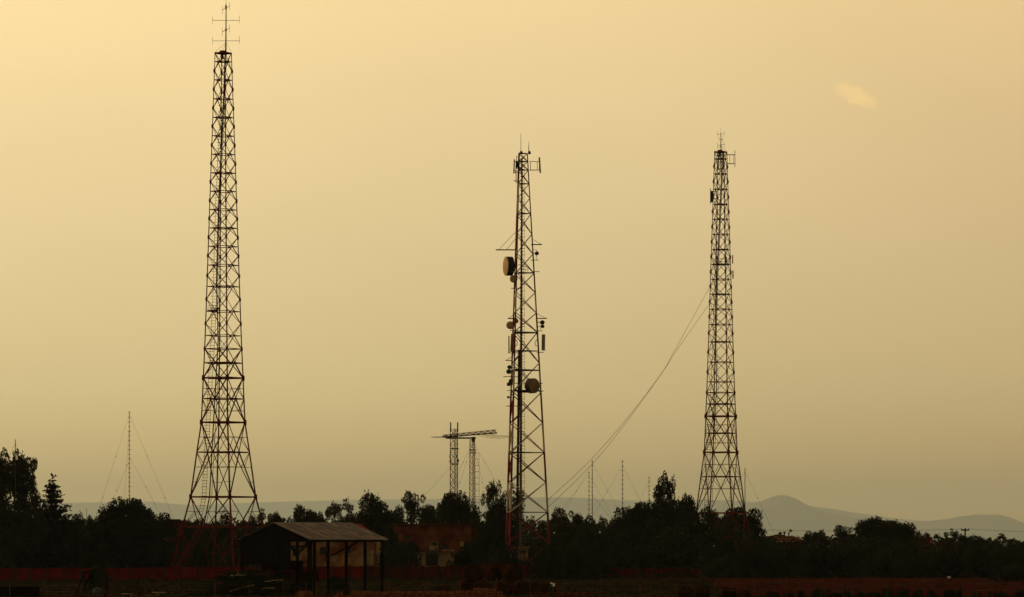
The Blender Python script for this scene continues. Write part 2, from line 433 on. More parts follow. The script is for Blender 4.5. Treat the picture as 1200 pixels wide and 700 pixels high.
# small work platform with rail at the left side, half way up
m = MB(); zc = tower_z(365.5); x0 = cA.x - 17 * kA
m.box((x0 + 0.45, cA.y - 0.7, zc), (1.1, 0.8, 0.07)); m.build('platform', M['iron'], tA)
m = MB()
for dx in (0, 0.3, 0.6, 0.95): m.tube([(x0 + dx, cA.y - 1.05, zc), (x0 + dx, cA.y - 1.05, zc + 0.55)], 0.02, 3)
for dz in (0.25, 0.5): m.tube([(x0, cA.y - 1.05, zc + dz), (x0 + 0.95, cA.y - 1.05, zc + dz)], 0.02, 3)
m.build('railing', M['iron'], tA)
m = MB(); m.tube([(cA.x - 5.4 * kA, cA.y - 1.6, zc + 0.1), (cA.x - 5.2 * kA, cA.y - 1.35, zc + 0.1)], [0.17, 0.1], 10); m.build('small_dish', M['iron_dark'], tA)

DB = 455.0 / 0.8135
tB, cB, CB = big_tower(844.6, DB, -1.0, R(21.7), 'maroon lattice tower at the right with two long cables leading off its left side', 1)
def topB(px, y): return P(px, y, DB)
m = MB(); m.tube([topB(844.9, 180), topB(844.8, 156)], [0.09, 0.05], 6); m.build('top_mast', M['iron_dark'], tB)
m = MB(); m.tube([topB(844.8, 156), topB(844.6, 149)], [0.025, 0.012], 4); m.build('whip_antenna', M['iron_dark'], tB)
dipole_arm(tB, topB(844.8, 157.2), 0.75, -0.9, 0.40); dipole_arm(tB, topB(844.8, 170), 0.75, -0.9, 0.42)
dipole_arm(tB, topB(844.8, 163.5), 0.62, R(60), 0.35)
for k in range(4):
    m = MB(); m.tube([topB(844.8, 170), CB(k, 63)], 0.016, 3); m.build('stay_wire', M['wire'], tB)
m = MB()
for y in (181.5, 192): m.tube([topB(851.5, y), topB(861.3, y)], 0.06, 5)
for x in (855.3, 859.5): m.tube([topB(x, 181.5), topB(x, 192)], 0.035, 4)
m.build('side_bracket', M['iron_dark'], tB)
m = MB(); m.tube([topB(861.3, 176.5), topB(861.3, 196)], 0.045, 5); m.build('pole_antenna', M['iron_dark'], tB)
m = MB()
for y in (182, 190, 198): m.tube([P(840, y, DB - 1.2), P(849, y, DB - 1.2)], 0.06, 4)
for x in (842, 844.5, 848): m.tube([P(x, 182, DB - 1.2), P(x, 199, DB - 1.2)], 0.07, 4)
m.build('antenna_frame', M['iron_dark'], tB)
m = MB()
for x in (832.6, 834, 835.3, 839.6): m.tube([P(x, 221 if x < 833 else 224, DB - 1.5), P(x, 239 if x < 833 else 237, DB - 1.5)], 0.07 if x < 836 else 0.04, 4)
for y in (224.5, 229, 233, 237): m.tube([P(832.5, y, DB - 1.5), P(841, y, DB - 1.3)], 0.05, 4)
m.box(P(834.2, 230.5, DB - 1.45), (0.42, 0.08, 1.6)); m.build('grid_antenna', M['iron_dark'], tB)
m = MB(); m.box(P(858.6, 304, DB), (0.14, 0.14, 1.25)); m.build('panel_antenna', M['iron'], tB)
m = MB(); m.box(P(859, 322, DB), (0.16, 0.16, 1.2)); m.box(P(857.6, 323, DB), (0.3, 0.06, 0.08)); m.build('panel_antenna', M['panel'], tB)
m = MB(); m.box(P(845.5, 310, DB), (2.2, 2.2, 0.1)); m.build('platform', M['iron_dark'], tB)
m = MB()
for x in (836, 840, 845, 850, 855): m.tube([P(x, 310, DB - 1.2), P(x, 303.5, DB - 1.2)], 0.03, 3)
for y in (303.5, 307): m.tube([P(835, y, DB - 1.2), P(856, y, DB - 1.2)], 0.035, 3)
m.build('railing', M['iron_dark'], tB)
m = MB(); m.box(P(850.5, 305, DB - 0.6), (0.3, 0.3, 0.9)); m.build('equipment_box', M['iron_dark'], tB)
m = MB()
for (a, b) in [((816, 672), (816, 630)), ((817, 631), (892, 631))]: pass

# ------------------------------------------------------------------ red and white tower in the middle
DC = 470.0; KC = DC / F
cC = P(611.5, 681, DC); cC.z = 0
tC = thing('triangular_mast', cC, 'red and white banded three-legged tower hung with dishes and panel antennas, in the middle', 'telecom tower', 'steel lattice towers')
def wC(y): return np.interp(y, [180, 600, 683], [9.7, 45.5, 52.0])      # shown width in pixels
def zC(y): return CAMH + (HZ - y) * KC
a0 = R(4.5)
def LC(k, y):
    """k 0 = front left, 1 = right, 2 = rear left"""
    s = wC(y) / 0.866 * KC; r = s / math.sqrt(3)
    ang = [R(-120), R(0), R(120)][k] + a0
    return Vector((cC.x + r * math.cos(ang), cC.y + r * math.sin(ang), zC(y)))
# correct for the slight lean of the drawn axis
LEV = [180, 189.5, 199.5, 215.5, 232.5, 251, 274.5, 298, 320.5, 343, 367, 389.5, 425.5, 460.5, 495.5, 530.5, 565.5, 600.5, 636, 681]
def band(y):
    for a, b, c in [(176, 216, 'red'), (216, 250, 'white'), (250, 352, 'red'), (352, 378, 'white'), (378, 425, 'red'), (425, 460, 'white'), (460, 495, 'red'),
                    (495, 530, 'white'), (530, 565, 'red'), (565, 600, 'white'), (600, 700, 'red')]:
        if a <= y < b: return c
    return 'red'
BL = {'red': 'red painted section', 'white': 'off white painted section'}
for i in range(len(LEV) - 1):
    ya, yb = LEV[i], LEV[i + 1]; cl = band((ya + yb) / 2)
    w = float(np.interp(ya, [180, 600], [0.13, 0.26]))
    for k in range(3):
        bar(LC(k, yb), LC(k, ya), w, cl, tC, 'leg', 'tube', BL[cl])
    wb = float(np.interp(ya, [180, 600], [0.075, 0.11]))
    for k in range(3):
        j = (k + 1) % 3
        if i % 2 == 0 or ya > 385 or ya < 240:
            pa, pb = (LC(k, ya), LC(j, yb))
        else:
            pa, pb = (LC(j, ya), LC(k, yb))
        # crossing pair
        bar(LC(k, ya), LC(j, yb), wb, cl, tC, 'diagonal_brace', 'angle', BL[cl])
        bar(LC(j, ya), LC(k, yb), wb, cl, tC, 'diagonal_brace', 'angle', BL[cl])
for y in [180, 189.5, 199.5, 215.5, 250.5, 320, 390, 411.5, 434, 458, 530.5, 600.5]:
    for k in range(3):
        bar(LC(k, y), LC((k + 1) % 3, y), 0.10 if y not in (390, 434) else 0.15, 'iron_dark', tC, 'cross_bar')
for k in range(3):
    m = MB(); m.box(LC(k, 681) + Vector((0, 0, 0)), (1.2, 1.2, 0.9)); m.build('footing', M['grey'], tC)
# cable tray, feeder run and caged ladder
def IC(px_top, px_bot, y, dy=0.0):
    return P(np.interp(y, [180, 600], [px_top, px_bot]), y, DC + dy)
m = MB(); m.tube([IC(612.6, 605.6, 640, 0.4), IC(612.0, 605.6, 410, 0.4)], 0.21, 4); m.tube([IC(610.5, 607.0, 640, 0.4), IC(611, 607.4, 410, 0.4)], 0.07, 4)
m.tube([IC(612.6, 605.6, 640, 0.4), IC(612.6, 605.6, 672, 0.4)], 0.21, 4); m.build('cable_tray', M['cable'], tC)
m = MB()
for dx in (0, 0.9, 1.8): m.tube([IC(611.2 + dx * 0.5, 609 + dx, y, 0.2 + dx * 0.1) for y in (670, 400, 186)], [0.10, 0.09, 0.06], 4)
y = 186.0
while y < 670:
    m.box(IC(611.7, 610, y, 0.1), (0.42, 0.06, 0.07)); y += 4.2
m.build('feeder_cables', M['feeder'], tC)
m = MB()
for dx in (0, 4.0): m.tube([IC(612.4 + dx * 0.5, 611.2 + dx * 0.9, y, -0.2) for y in (670, 400, 186)], 0.02, 3)
y = 186.0
while y < 670:
    m.tube([IC(612.4, 611.2, y, -0.2), IC(614.4, 614.8, y, -0.2)], 0.018, 3); y += 3.4
m.build('ladder', M['galv'], tC)
m = MB(); y = 250.0
while y < 640:
    a = IC(612.4, 611.2, y, -0.2); b = IC(614.4, 614.8, y, -0.2)
    m.tube([a, a + Vector((-0.1, -0.4, 0)), (a + b) / 2 + Vector((0, -0.6, 0)), b + Vector((0.1, -0.4, 0)), b], 0.016, 3); y += 7
m.build('ladder_cage', M['galv'], tC)
# aerials on the top
m = MB(); m.tube([P(610.4, 181, DC), P(610.3, 157, DC)], [0.04, 0.025], 5); m.build('whip_antenna', M['galv'], tC)
m = MB(); m.tube([P(619.6, 181, DC), P(619.6, 172, DC), P(619.7, 166, DC)], [0.06, 0.04, 0.015], 5); m.build('whip_antenna', M['iron_dark'], tC)
for x in (610.9, 620.4):
    m = MB(); m.tube([P(x, 180.8, DC), P(x, 177.4, DC)], [0.19, 0.16], 8); b = m.build('beacon_lamp', M['dark'], tC)
def pole_panel(px, y0, y1, d, w, key, tilt=0.0):
    m = MB(); a, b = P(px, y1, DC + d), P(px - tilt, y0, DC + d)
    c = (a + b) / 2; ang = math.atan2(b.x - a.x, b.z - a.z)
    m.box(c, (w, 0.14, (b - a).length), 0, Matrix.Rotation(ang, 3, 'Y'))
    return m.build('panel_antenna', M[key], tC)
pole_panel(602.2, 187, 203.5, -1.0, 0.16, 'panel', -0.6)
pole_panel(604.0, 182.5, 203, -0.5, 0.07, 'panel', -1.6)
pole_panel(633.2, 184.5, 203, -0.6, 0.19, 'panel', 1.2)
m = MB()
for (x, y, w, h) in [(605.6, 192.5, .3, .75), (607.6, 194.5, .25, .6), (609, 197.5, .3, .3), (605.2, 196, .2, .4)]: m.box(P(x, y, DC - 0.6), (w, 0.3, h))
m.build('radio_unit', M['dark'], tC)
m = MB()
for y in (189.5, 200): m.tube([P(602, y, DC - 0.9), P(610, y, DC - 0.2)], 0.04, 4)
m.tube([P(603.5, 202.3, DC - .7), P(609, 202.3, DC - .2)], 0.05, 4)
m.tube([P(604.8, 200, DC - .7), P(604.8, 215, DC - .7)], 0.065, 4); m.tube([P(602, 212, DC - .7), P(608.5, 212.6, DC - .4)], 0.06, 4)
m.build('antenna_bracket', M['iron_dark'], tC)
m = MB()
for y, r in ((189.5, .045), (199.5, .06)): m.tube([P(620.3, y, DC), P(632.4, y, DC - 0.5)], r, 4)
for x, r in ((621.8, .05), (629.6, .045), (631.9, .04)): m.tube([P(x, 189.5, DC - .2), P(x, 199.5, DC - .2)], r, 4)
m.build('antenna_bracket', M['iron_dark'], tC)
# ice shields
def shield(x0, x1, y, xa, ya, inner, d=-0.6, w=0.7):
    m = MB(); c = (P(x0, y, DC + d) + P(x1, y, DC + d)) / 2
    m.box(c, (abs(x1 - x0) * KC, w, 0.09), 0); s = m.build('ice_shield', M['iron_dark'], tC)
    m = MB()
    for k, (xo, xi, yi) in enumerate(inner): m.tube([P(xo, y, DC + d), P(xi, yi, DC + d * 0.3)], 0.03, 4)
    m.build('shield_strut', M['iron_dark'], tC)
shield(581, 606.5, 293, 0, 0, [(584.5, 606.5, 269.5), (593.5, 606.5, 277)])
shield(622.5, 635, 286.8, 0, 0, [(634.5, 625, 281)], w=0.5)
shield(595, 606, 373.5, 0, 0, [(596, 603.5, 368)])
shield(629, 640.8, 373.3, 0, 0, [(640, 629.5, 368)], w=0.5)
shield(592.3, 600, 422.5, 0, 0, [(593, 600.5, 417.5)], w=0.4)
# dishes
def dish(px, py, r_px, nx, length_px, facekey, d=-0.6, face_lab=None):
    """drum dish; nx = horizontal part of its facing (negative is left), always turned towards the viewer a little"""
    n = Vector((nx, -math.sqrt(max(0.0, 1 - nx * nx)), 0)).normalized()
    c = P(px, py, DC + d); r = r_px * KC; ln = length_px * KC
    bk = c - n * ln
    m = MB(); m.tube([bk - n * 0.18, bk - n * 0.05, bk, c], [r * 0.25, r * 0.7, r, r], 20)
    o = m.build('dish_drum', M['dark'], tC, smooth=False)
    m = MB(); m.tube([c + n * 0.004, c + n * 0.02, c + n * (0.02 + r * 0.12)], [r * 0.985, r * 0.985, r * 0.4], 20)
    f = m.build('dish_face', M[facekey], o)
    m = MB(); m.tube([bk - n * 0.15, Vector(((LC(0, py) if px < 611 else LC(1, py)).x, c.y + 0.5, c.z))], 0.05, 4); m.build('dish_mount', M['iron_dark'], o)
    return o
dish(592.6, 312, 11.2, -0.955, 7.5, 'dish', -0.8)
dish(601.0, 327, 4.3, -0.55, 3.5, 'dish2', -1.0)
dish(626.2, 452.2, 8.8, 0.69, 7.2, 'dish2', -1.6)
dish(597.6, 381.3, 4.6, -0.35, 2.5, 'dish2', -1.1)
dish(604.6, 376.3, 2.7, -0.2, 2.5, 'dish2', -1.1)
for (x, y, r, nx) in [(629.6, 297, 2.2, .5), (636, 378, 2.5, .4), (636.2, 382.6, 2.0, .4), (596.6, 430.4, 2.3, -.4), (595.8, 435.6, 2.8, -.4), (598.6, 447.2, 3.0, -.5),
                      (595.4, 450.4, 2.2, -.7), (595.4, 465.6, 1.4, -.3)]:
    dish(x, y, r, nx, 2.2, 'dark', -0.6)
m = MB(); m.tube([P(628.6, 293, DC - .4), P(628.6, 305, DC - .4)], 0.04, 4); m.tube([P(624.3, 293, DC), P(628.8, 293, DC - .4)], 0.03, 4); m.build('mount_pole', M['iron_dark'], tC)
m = MB(); m.tube([P(633.8, 376, DC - .4), P(633.8, 387, DC - .4)], 0.035, 4); m.tube([P(629, 376.6, DC), P(634, 376.6, DC - .4)], 0.03, 4); m.build('mount_pole', M['iron_dark'], tC)
for (x0, x1, y, r) in [(622, 631.2, 305, .05), (623.5, 632, 318.6, .055), (602, 611, 310.5, .04), (599, 612, 338, .06), (598, 608, 387.5, .055), (626, 635.6, 388, .055),
                       (595.5, 609, 413.8, .05), (629, 637, 413.3, .05), (590, 607, 441.6, .06), (594, 607, 457.8, .05), (593, 607, 476, .06), (603, 636, 449.3, .05),
                       (604, 637, 458.5, .06), (606, 619, 459.5, .14)]:
    m = MB(); m.tube([P(x0, y, DC - .8), P(x1, y, DC - .3)], r, 4); m.build('mount_bar', M['iron_dark'], tC)
m = MB(); m.box(P(617, 320, DC - .3), (1.9, 1.2, 0.08)); m.build('platform', M['iron_dark'], tC)
m = MB()
for x in (613.5, 616, 618.5): m.tube([P(x, 320, DC - .9), P(x, 312, DC - .9)], 0.025, 3)
for y in (312.5, 316): m.tube([P(613, y, DC - .9), P(619, y, DC - .9)], 0.02, 3)
m.build('railing', M['iron_dark'], tC)
pole_panel(596.4, 394, 413.5, -1.2, 0.14, 'dark')
pole_panel(598.8, 391.5, 412.5, -0.8, 0.2, 'panel', -1.0)
pole_panel(601.4, 391, 412, -0.5, 0.2, 'dish2', -0.6)
pole_panel(636.6, 392, 411, -0.6, 0.42, 'panel', -0.3)
m = MB(); a = P(627, 402, DC - .4)
m.tube([P(630, 398, DC - .4), P(627.6, 400, DC - .4), P(627, 403, DC - .4), P(628, 405.5, DC - .4), P(630.5, 405.5, DC - .4)], 0.05, 4); m.build('cable_loop', M['cable'], tC)
m = MB(); m.tube([P(604, 398, DC - .5), P(605.8, 400, DC - .5), P(606, 404, DC - .5), P(604, 406, DC - .5)], 0.06, 4); m.build('cable_loop', M['cable'], tC)

# two long feeder cables from the right tower down towards the middle
for (pts, lab) in [([(831, 338), (790, 412), (775, 438), (736, 489), (691.5, 540), (641, 587)], 'upper of two long thin cables sloping from the right tower towards the middle tower'),
                   ([(831.5, 356), (792, 412), (778, 434), (738, 489.5), (695, 543), (642, 595)], 'lower of two long thin cables sloping from the right tower towards the middle tower')]:
    ctrl = [P(x, y, DB + (DC + 3 - DB) * (831 - x) / 190.0) for x, y in pts]
    fine = []
    for i in range(len(ctrl) - 1):
        p0 = ctrl[max(i - 1, 0)]; p1 = ctrl[i]; p2 = ctrl[i + 1]; p3 = ctrl[min(i + 2, len(ctrl) - 1)]
        for s in range(6):
            q = s / 6.0
            fine.append(0.5 * ((2 * p1) + (p2 - p0) * q + (2 * p0 - 5 * p1 + 4 * p2 - p3) * q * q + (3 * p1 - p0 - 3 * p2 + p3) * q ** 3))
    fine.append(ctrl[-1])
    m = MB(); m.tube(fine, 0.023, 4); build_thing(m, 'cable', M['cable'], lab, 'cable')

# ------------------------------------------------------------------ slim guyed masts
def guyed_mast(px, ytop, D, label, guys, ticks=5.4, r=0.05, tickw=1.6, ybot=None, group='slim guyed masts'):
    g = P(px, 0, D); g.z = ground_z(D)
    t = thing('guyed_mast', g, label, 'mast', group)
    k = D / F
    top = P(px, ytop, D)
    m = MB(); m.tube([g, g.lerp(top, .5), top], [r * 1.2, r, r * .8], 5); m.build('mast_pole', M['wire'], t)
    if ticks:
        m = MB(); y = ytop + 2; n = 0
        yb = ybot or 640
        while y < yb:
            c = P(px, y, D); w = tickw * k * (1 if n % 2 == 0 else .8)
            m.box(c, (w * 2, 0.08, 0.07)); y += ticks; n += 1
        m.build('climbing_rungs', M['wire'], t)
    for (yh, dx, yg) in guys:        # height on mast, horizontal offset in px and row where it meets
        a = P(px, yh, D); s = 1 if dx > 0 else -1
        # carry on to the ground along the same slope
        slope = (yg - yh) / abs(dx); full = (HZ + CAMH * F / D - yh) / slope
        b = P(px + s * full, 0, D + random.uniform(-2, 2)); b.z = ground_z(D)
        m = MB(); m.tube([a, b], 0.014, 3)
        for q in (0.25, 0.5, 0.75): m.box(a.lerp(b, q), (0.10, 0.10, 0.16))
        m.build('guy_wire', M['wire'], t)
random.seed(5)
guyed_mast(151.5, 482, 560, 'slim mast of close rungs rising alone between the left edge and the tallest tower', [(486, -34, 588), (486, 54, 607), (535, 40, 605), (540, -22, 590), (500, -6, 590)], 5.4)
guyed_mast(18, 515, 470, 'slim mast poking above the tall loose tree at the left edge', [(520, -8, 536), (520, 8, 536)], 0, 0.06)
guyed_mast(690.2, 552, 700, 'shorter of the paired slim masts right of the middle tower', [(556, -36, 600), (556, 26, 600)], 5.4, 0.05)
guyed_mast(694, 539, 690, 'taller of the paired slim masts right of the middle tower', [(543, 28, 590), (543, -28, 590), (580, 22, 606)], 5.0, 0.07, 1.1)
guyed_mast(729.5, 539, 690, 'slim rung mast standing alone behind the dark round thicket, nearer the paired masts', [(545, -26, 588), (545, 24, 590)], 5.4, 0.06, 1.8)
guyed_mast(760.6, 558, 720, 'short slim mast beside the twin-topped poplar', [(562, -10, 585), (562, 16, 584)], 5, 0.05)
guyed_mast(873, 548, 640, 'slim plain mast just right of the right tower legs', [(553, -12, 572), (553, 33, 618)], 0, 0.07)
guyed_mast(101.6, 596, 800, 'tiny thin aerial over the low trees between the pine and the rounded tree', [], 0, 0.05)
guyed_mast(408.6, 582, 560, 'thin aerial beside the loose-crowned tree behind the barn', [], 0, 0.04)

# ------------------------------------------------------------------ rotating antenna pair left of the middle tower
DL = 620.0; KL = DL / F
def lattice(px, ytop, w0, w1, label, name, cat, panel, nl=3, D=DL, ang=R(-80)):
    g = P(px, 0, D); g.z = ground_z(D)
    t = thing(name, g, label, cat)
    zt = P(px, ytop, D).z
    def C(k, f):
        r = (w1 + (w0 - w1) * f) * D / F / (1.73 if nl == 3 else 1.414)
        a = ang + 2 * math.pi * k / nl
        return Vector((g.x + r * math.cos(a), g.y + r * math.sin(a), g.z + (zt - g.z) * f))
    for k in range(nl):
        m = MB(); m.tube([C(k, 0), C(k, 1)], 0.085, 4); m.build('leg', M['iron'], t)
    m = MB(); n = int((640 - ytop) / panel) + 4
    for i in range(n):
        for k in range(nl):
            m.tube([C(k, i / n), C(k + 1, (i + 1) / n)], 0.035, 3); m.tube([C(k, (i + 1) / n), C(k + 1, (i + 1) / n)], 0.035, 3)
            if panel > 6: m.tube([C(k + 1, i / n), C(k, (i + 1) / n)], 0.035, 3)
    m.build('lattice_bracing', M['iron'], t, kind='stuff')
    return t, C
t5, C5 = lattice(532.3, 503, 8.6, 8.6, 'squat lattice mast with two upright whips, left support of the horizontal boom antenna', 'lattice_mast', 'mast', 8.6)
for x in (528, 536.3):
    m = MB(); m.tube([P(x, 506, DL - .3), P(x, 495, DL - .3)], 0.11, 5); m.build('whip_antenna', M['iron_dark'], t5)
for y in (526, 544):
    m = MB(); m.box(P(532.4, y, DL), (1.4, 1.0, 0.16)); m.build('ring_beam', M['iron_dark'], t5)
for (x, y) in ((527.4, 535), (527.6, 541), (535.5, 535), (537, 540)):
    m = MB(); m.box(P(x, y, DL - .4), (0.22, 0.2, 0.5)); m.build('equipment_box', M['iron_dark'], t5)
t6, C6 = lattice(553.8, 515, 5.6, 7.4, 'tapering lattice mast with a side row of rungs, right support of the horizontal boom antenna', 'lattice_mast', 'mast', 5.8)
m = MB(); m.box(P(554.8, 513.6, DL), (0.72, 0.6, 0.36)); m.box(P(554.5, 516.5, DL), (0.45, 0.5, 0.4)); m.build('rotator_box', M['dark'], t6)
m = MB(); m.box(P(553.6, 527.5, DL), (1.0, 1.0, 0.14)); m.box(P(553.6, 531, DL), (1.1, 1.1, 0.1))
for x in (550.5, 552.5, 556, 557.5): m.tube([P(x, 531, DL - .5), P(x, 526, DL - .5)], .03, 3)
m.build('platform', M['iron'], t6)
m = MB(); m.tube([P(561.3, 531, DL), P(561.6, 600, DL)], 0.03, 4); y = 531.0
while y < 600:
    m.tube([P(556, y, DL), P(561.6, y, DL)], 0.03, 3); y += 7.3
m.build('side_ladder', M['iron'], t6)
for (dx, yg) in ((-30, 575), (-12, 552), (26, 560), (14, 575)):
    a = P(554.5, 518, DL); s = 1 if dx > 0 else -1
    full = (HZ + 25 - 518) / ((yg - 518) / abs(dx)); b = P(554.5 + s * full, 0, DL); b.z = -1
    m = MB(); m.tube([a, b], 0.016, 3)
    for q in (.15, .3, .45): m.box(a.lerp(b, q), (.1, .1, .15))
    m.build('guy_wire', M['wire'], t6)
m = MB(); m.tube([P(528, 548, DL), P(495, 583, DL), P(478, 600, DL)], 0.014, 3); m.build('guy_wire', M['wire'], t5)
# the boom, a horizontal truss
bt = thing('boom_antenna', P(551, 511, DL), 'long horizontal truss boom with drooping wires resting on two lattice masts', 'antenna')
def boom(x): return (P(x, np.interp(x, [519, 582], [512.6, 507.4]), DL - .6), P(x, np.interp(x, [519, 582], [510.0, 503.6]), DL - .6))
m = MB()
for w in (0, 0.7):
    o = Vector((0, w, 0))
    m.tube([boom(519)[0] + o, boom(582.5)[0] + o], 0.11, 4)
    m.build('boom_chord', M['iron_dark'], bt); m = MB()
    m.tube([boom(519)[1] + o, boom(581.5)[1] + o], 0.05, 4); m.build('boom_chord', M['iron'], bt); m = MB()
xs_ = np.linspace(519, 582, 19)
m = MB()
for i in range(18):
    for w in (0, .7):
        o = Vector((0, w, 0))
        m.tube([boom(xs_[i])[i % 2] + o, boom(xs_[i + 1])[(i + 1) % 2] + o], 0.075, 3)
        m.tube([boom(xs_[i])[0] + o, boom(xs_[i])[1] + o], 0.06, 3)
m.build('boom_bracing', M['iron'], bt, kind='stuff')
m = MB(); m.tube([P(504, 511.5, DL), P(512, 512.2, DL), P(524, 511.5, DL)], [0.02, .05, .06], 4); m.tube([P(506, 513, DL + 1), P(524, 512.6, DL)], .04, 3)
m.build('boom_tip', M['iron_dark'], bt)
m = MB(); m.box(P(537, 513.5, DL - .6), (4.0, .25, .25)); m.build('lower_beam', M['iron_dark'], bt)
for i, (y, xe, ye) in enumerate([(505, 600, 512), (507.5, 597, 511), (508, 592, 514), (508.5, 586, 514.5), (507, 604, 513), (509, 578, 514)]):
    m = MB(); m.tube(sag(P(575 - i * 4, 508.5, DL - .4), P(xe, ye, DL + 2 * i - 4), .12, 6), .025, 3); m.build('antenna_wire', M['wire'], bt)

# ------------------------------------------------------------------ foliage
def leaves(pts, nrm_bias, size, rng, jit=0.35):
    n = len(pts)
    a = rng.normal(size=(n, 3)); a /= np.linalg.norm(a, axis=1)[:, None]
    b = rng.normal(size=(n, 3)); b -= a * (a * b).sum(1)[:, None]; b /= np.linalg.norm(b, axis=1)[:, None]
    s = size * (0.6 + 0.8 * rng.rand(n))[:, None]
    v = np.stack([pts - a * s * .9, pts - b * s * .45, pts + a * s * .9, pts + b * s * .45], 1)
    return v.reshape(-1, 3)
def leaf_mesh(name, V, m):
    n = len(V) // 4
    me = bpy.data.meshes.new(name)
    me.vertices.add(len(V)); me.vertices.foreach_set('co', V.astype(np.float32).ravel())
    me.loops.add(len(V)); me.loops.foreach_set('vertex_index', np.arange(len(V), dtype=np.int32))
    me.polygons.add(n); me.polygons.foreach_set('loop_start', np.arange(0, len(V), 4, dtype=np.int32))
    me.materials.append(m); me.update(calc_edges=True)
    return me
def fit(V, W, H):
    """unit crown, radius 1 and top at 1"""
    V = V.copy()
    hi = np.percentile(np.hypot(V[:, 0], V[:, 1]), 92); V[:, 0] /= hi; V[:, 1] /= hi
    V[:, 2] /= np.percentile(V[:, 2], 99.3)
    return V
def crown_points(kind, n, seed):
    rng = np.random.RandomState(seed)
    lobes = []
    if kind == 'broad':
        for i in range(38):
            a = i * 2.4 + rng.rand(); r = rng.rand() ** .5 * 3.3; z = rng.uniform(2.4, 7.5)
            r *= math.sqrt(max(0.16, 1 - ((z - 5.2) / 3.3) ** 2))
            lobes.append((r * math.cos(a), r * math.sin(a), z, rng.uniform(.85, 1.4), rng.uniform(.7, 1.05)))
    elif kind == 'airy':
        for i in range(72):
            a = i * 2.4 + rng.rand(); z = rng.uniform(1.2, 9.0); r = rng.rand() ** .5 * 3.3 * math.sqrt(max(0.12, 1 - ((z - 5.6) / 4.2) ** 2))
            lobes.append((r * math.cos(a) + 0.1 * z, r * math.sin(a), z, rng.uniform(.35, .8), rng.uniform(.35, .85)))
    elif kind == 'column':
        for i in range(26):
            z = 0.8 + 8.6 * i / 26; r = 0.5
            a = rng.rand() * 6.28; lobes.append((r * math.cos(a), r * math.sin(a), z, rng.uniform(.55, .9) * (1.05 - z / 26), rng.uniform(.6, 1.0)))
    elif kind == 'pine':
        z = 1.0
        while z < 9.3:
            rr = (1 - z / 9.9) * 3.6 + .1; nn = 7 if rr > 1.2 else 4
            for q in range(nn):
                a = 6.28 * (q + rng.rand() * .7) / nn; f = rng.uniform(.55, 1.05); ln = rng.uniform(.8, 1.15)
                for g in (.35, .65, .95):
                    lobes.append((rr * f * g * math.cos(a), rr * f * g * math.sin(a), z + .18 * g, (.28 + .1 * rr) * (1.1 - .3 * g) * ln, .16 + .05 * rr))
            z += .45 + .05 * rr
        for i in range(15): lobes.append((0, 0, i * .68 + .5, .26 + .30 * (1 - i / 14), .55))
    else:  # bush
        for i in range(15):
            a = rng.rand() * 6.28; r = rng.rand() ** .6 * 2.4; z = rng.uniform(.4, 2.5) * (1 - (r / 4) ** 2)
            lobes.append((r * math.cos(a), r * math.sin(a), z, rng.uniform(.7, 1.15), rng.uniform(.6, 1.0)))
    lobes = np.array(lobes)
    wts = lobes[:, 3] ** 2 * lobes[:, 4]; wts /= wts.sum()
    idx = rng.choice(len(lobes), n, p=wts)
    d = rng.normal(size=(n, 3)); d /= np.linalg.norm(d, axis=1)[:, None]
    rad = (0.45 + 0.6 * rng.rand(n)) ** 0.7
    rad += rng.rand(n) ** 6 * 0.25
    ps = lobes[idx, :3] + d * rad[:, None] * np.stack([lobes[idx, 3], lobes[idx, 3], lobes[idx, 4]], 1)
    ps[:, 2] = np.abs(ps[:, 2])
    return ps, lobes, rng
CROWN = {}
SPEC = {'broad': (12500, .19, 6, 8.9, 3.9), 'airy': (8000, .165, 3, 9.8, 3.6), 'column': (5000, .17, 3, 10.2, 1.5), 'pine': (14000, .15, 2, 10, 3.4), 'bush': (3400, .17, 6, 3.3, 3.3)}
def crown(kind, var, mk):
    key = (kind, var, mk)
    if key not in CROWN:
        n, s, nv, H0, W0 = SPEC[kind]
        ps, lobes, rng = crown_points(kind, n, hash_seed(kind) + var * 17)
        V = fit(leaves(ps, 0, s, rng), 1, 1)
        me = leaf_mesh('crown', V, M[mk])
        # trunk and limbs in the same unit frame
        b = MB(); base = 0.30 if kind != 'bush' else .08
        sx = 1.0 / W0; sz = 1.0 / H0
        top = 7.5 if kind in ('broad', 'airy') else (9.3 if kind in ('column', 'pine') else 1.6)
        b.tube([(0, 0, -.3), (0.06, 0, top * .35), (0.1, 0.05, top * .7), (0.05, 0, top)], [base, base * .8, base * .5, base * .12], 7)
        for i in range(0, len(lobes), max(1, len(lobes) // 9)):
            lx, ly, lz = lobes[i, :3]; z0 = max(.5, lz * .55)
            b.tube([(0.06, 0, z0), (lx * .5, ly * .5, z0 + (lz - z0) * .6), (lx, ly, lz)], [base * .4, base * .25, base * .08], 5)
        b.v = [(x * sx, y * sx, z * sz) for x, y, z in b.v]
        CROWN[key] = (me, b.mesh('trunk', M['bark']))
    return CROWN[key]
def hash_seed(s): return sum(ord(c) * (i + 3) for i, c in enumerate(s)) % 1000
TN = [0]
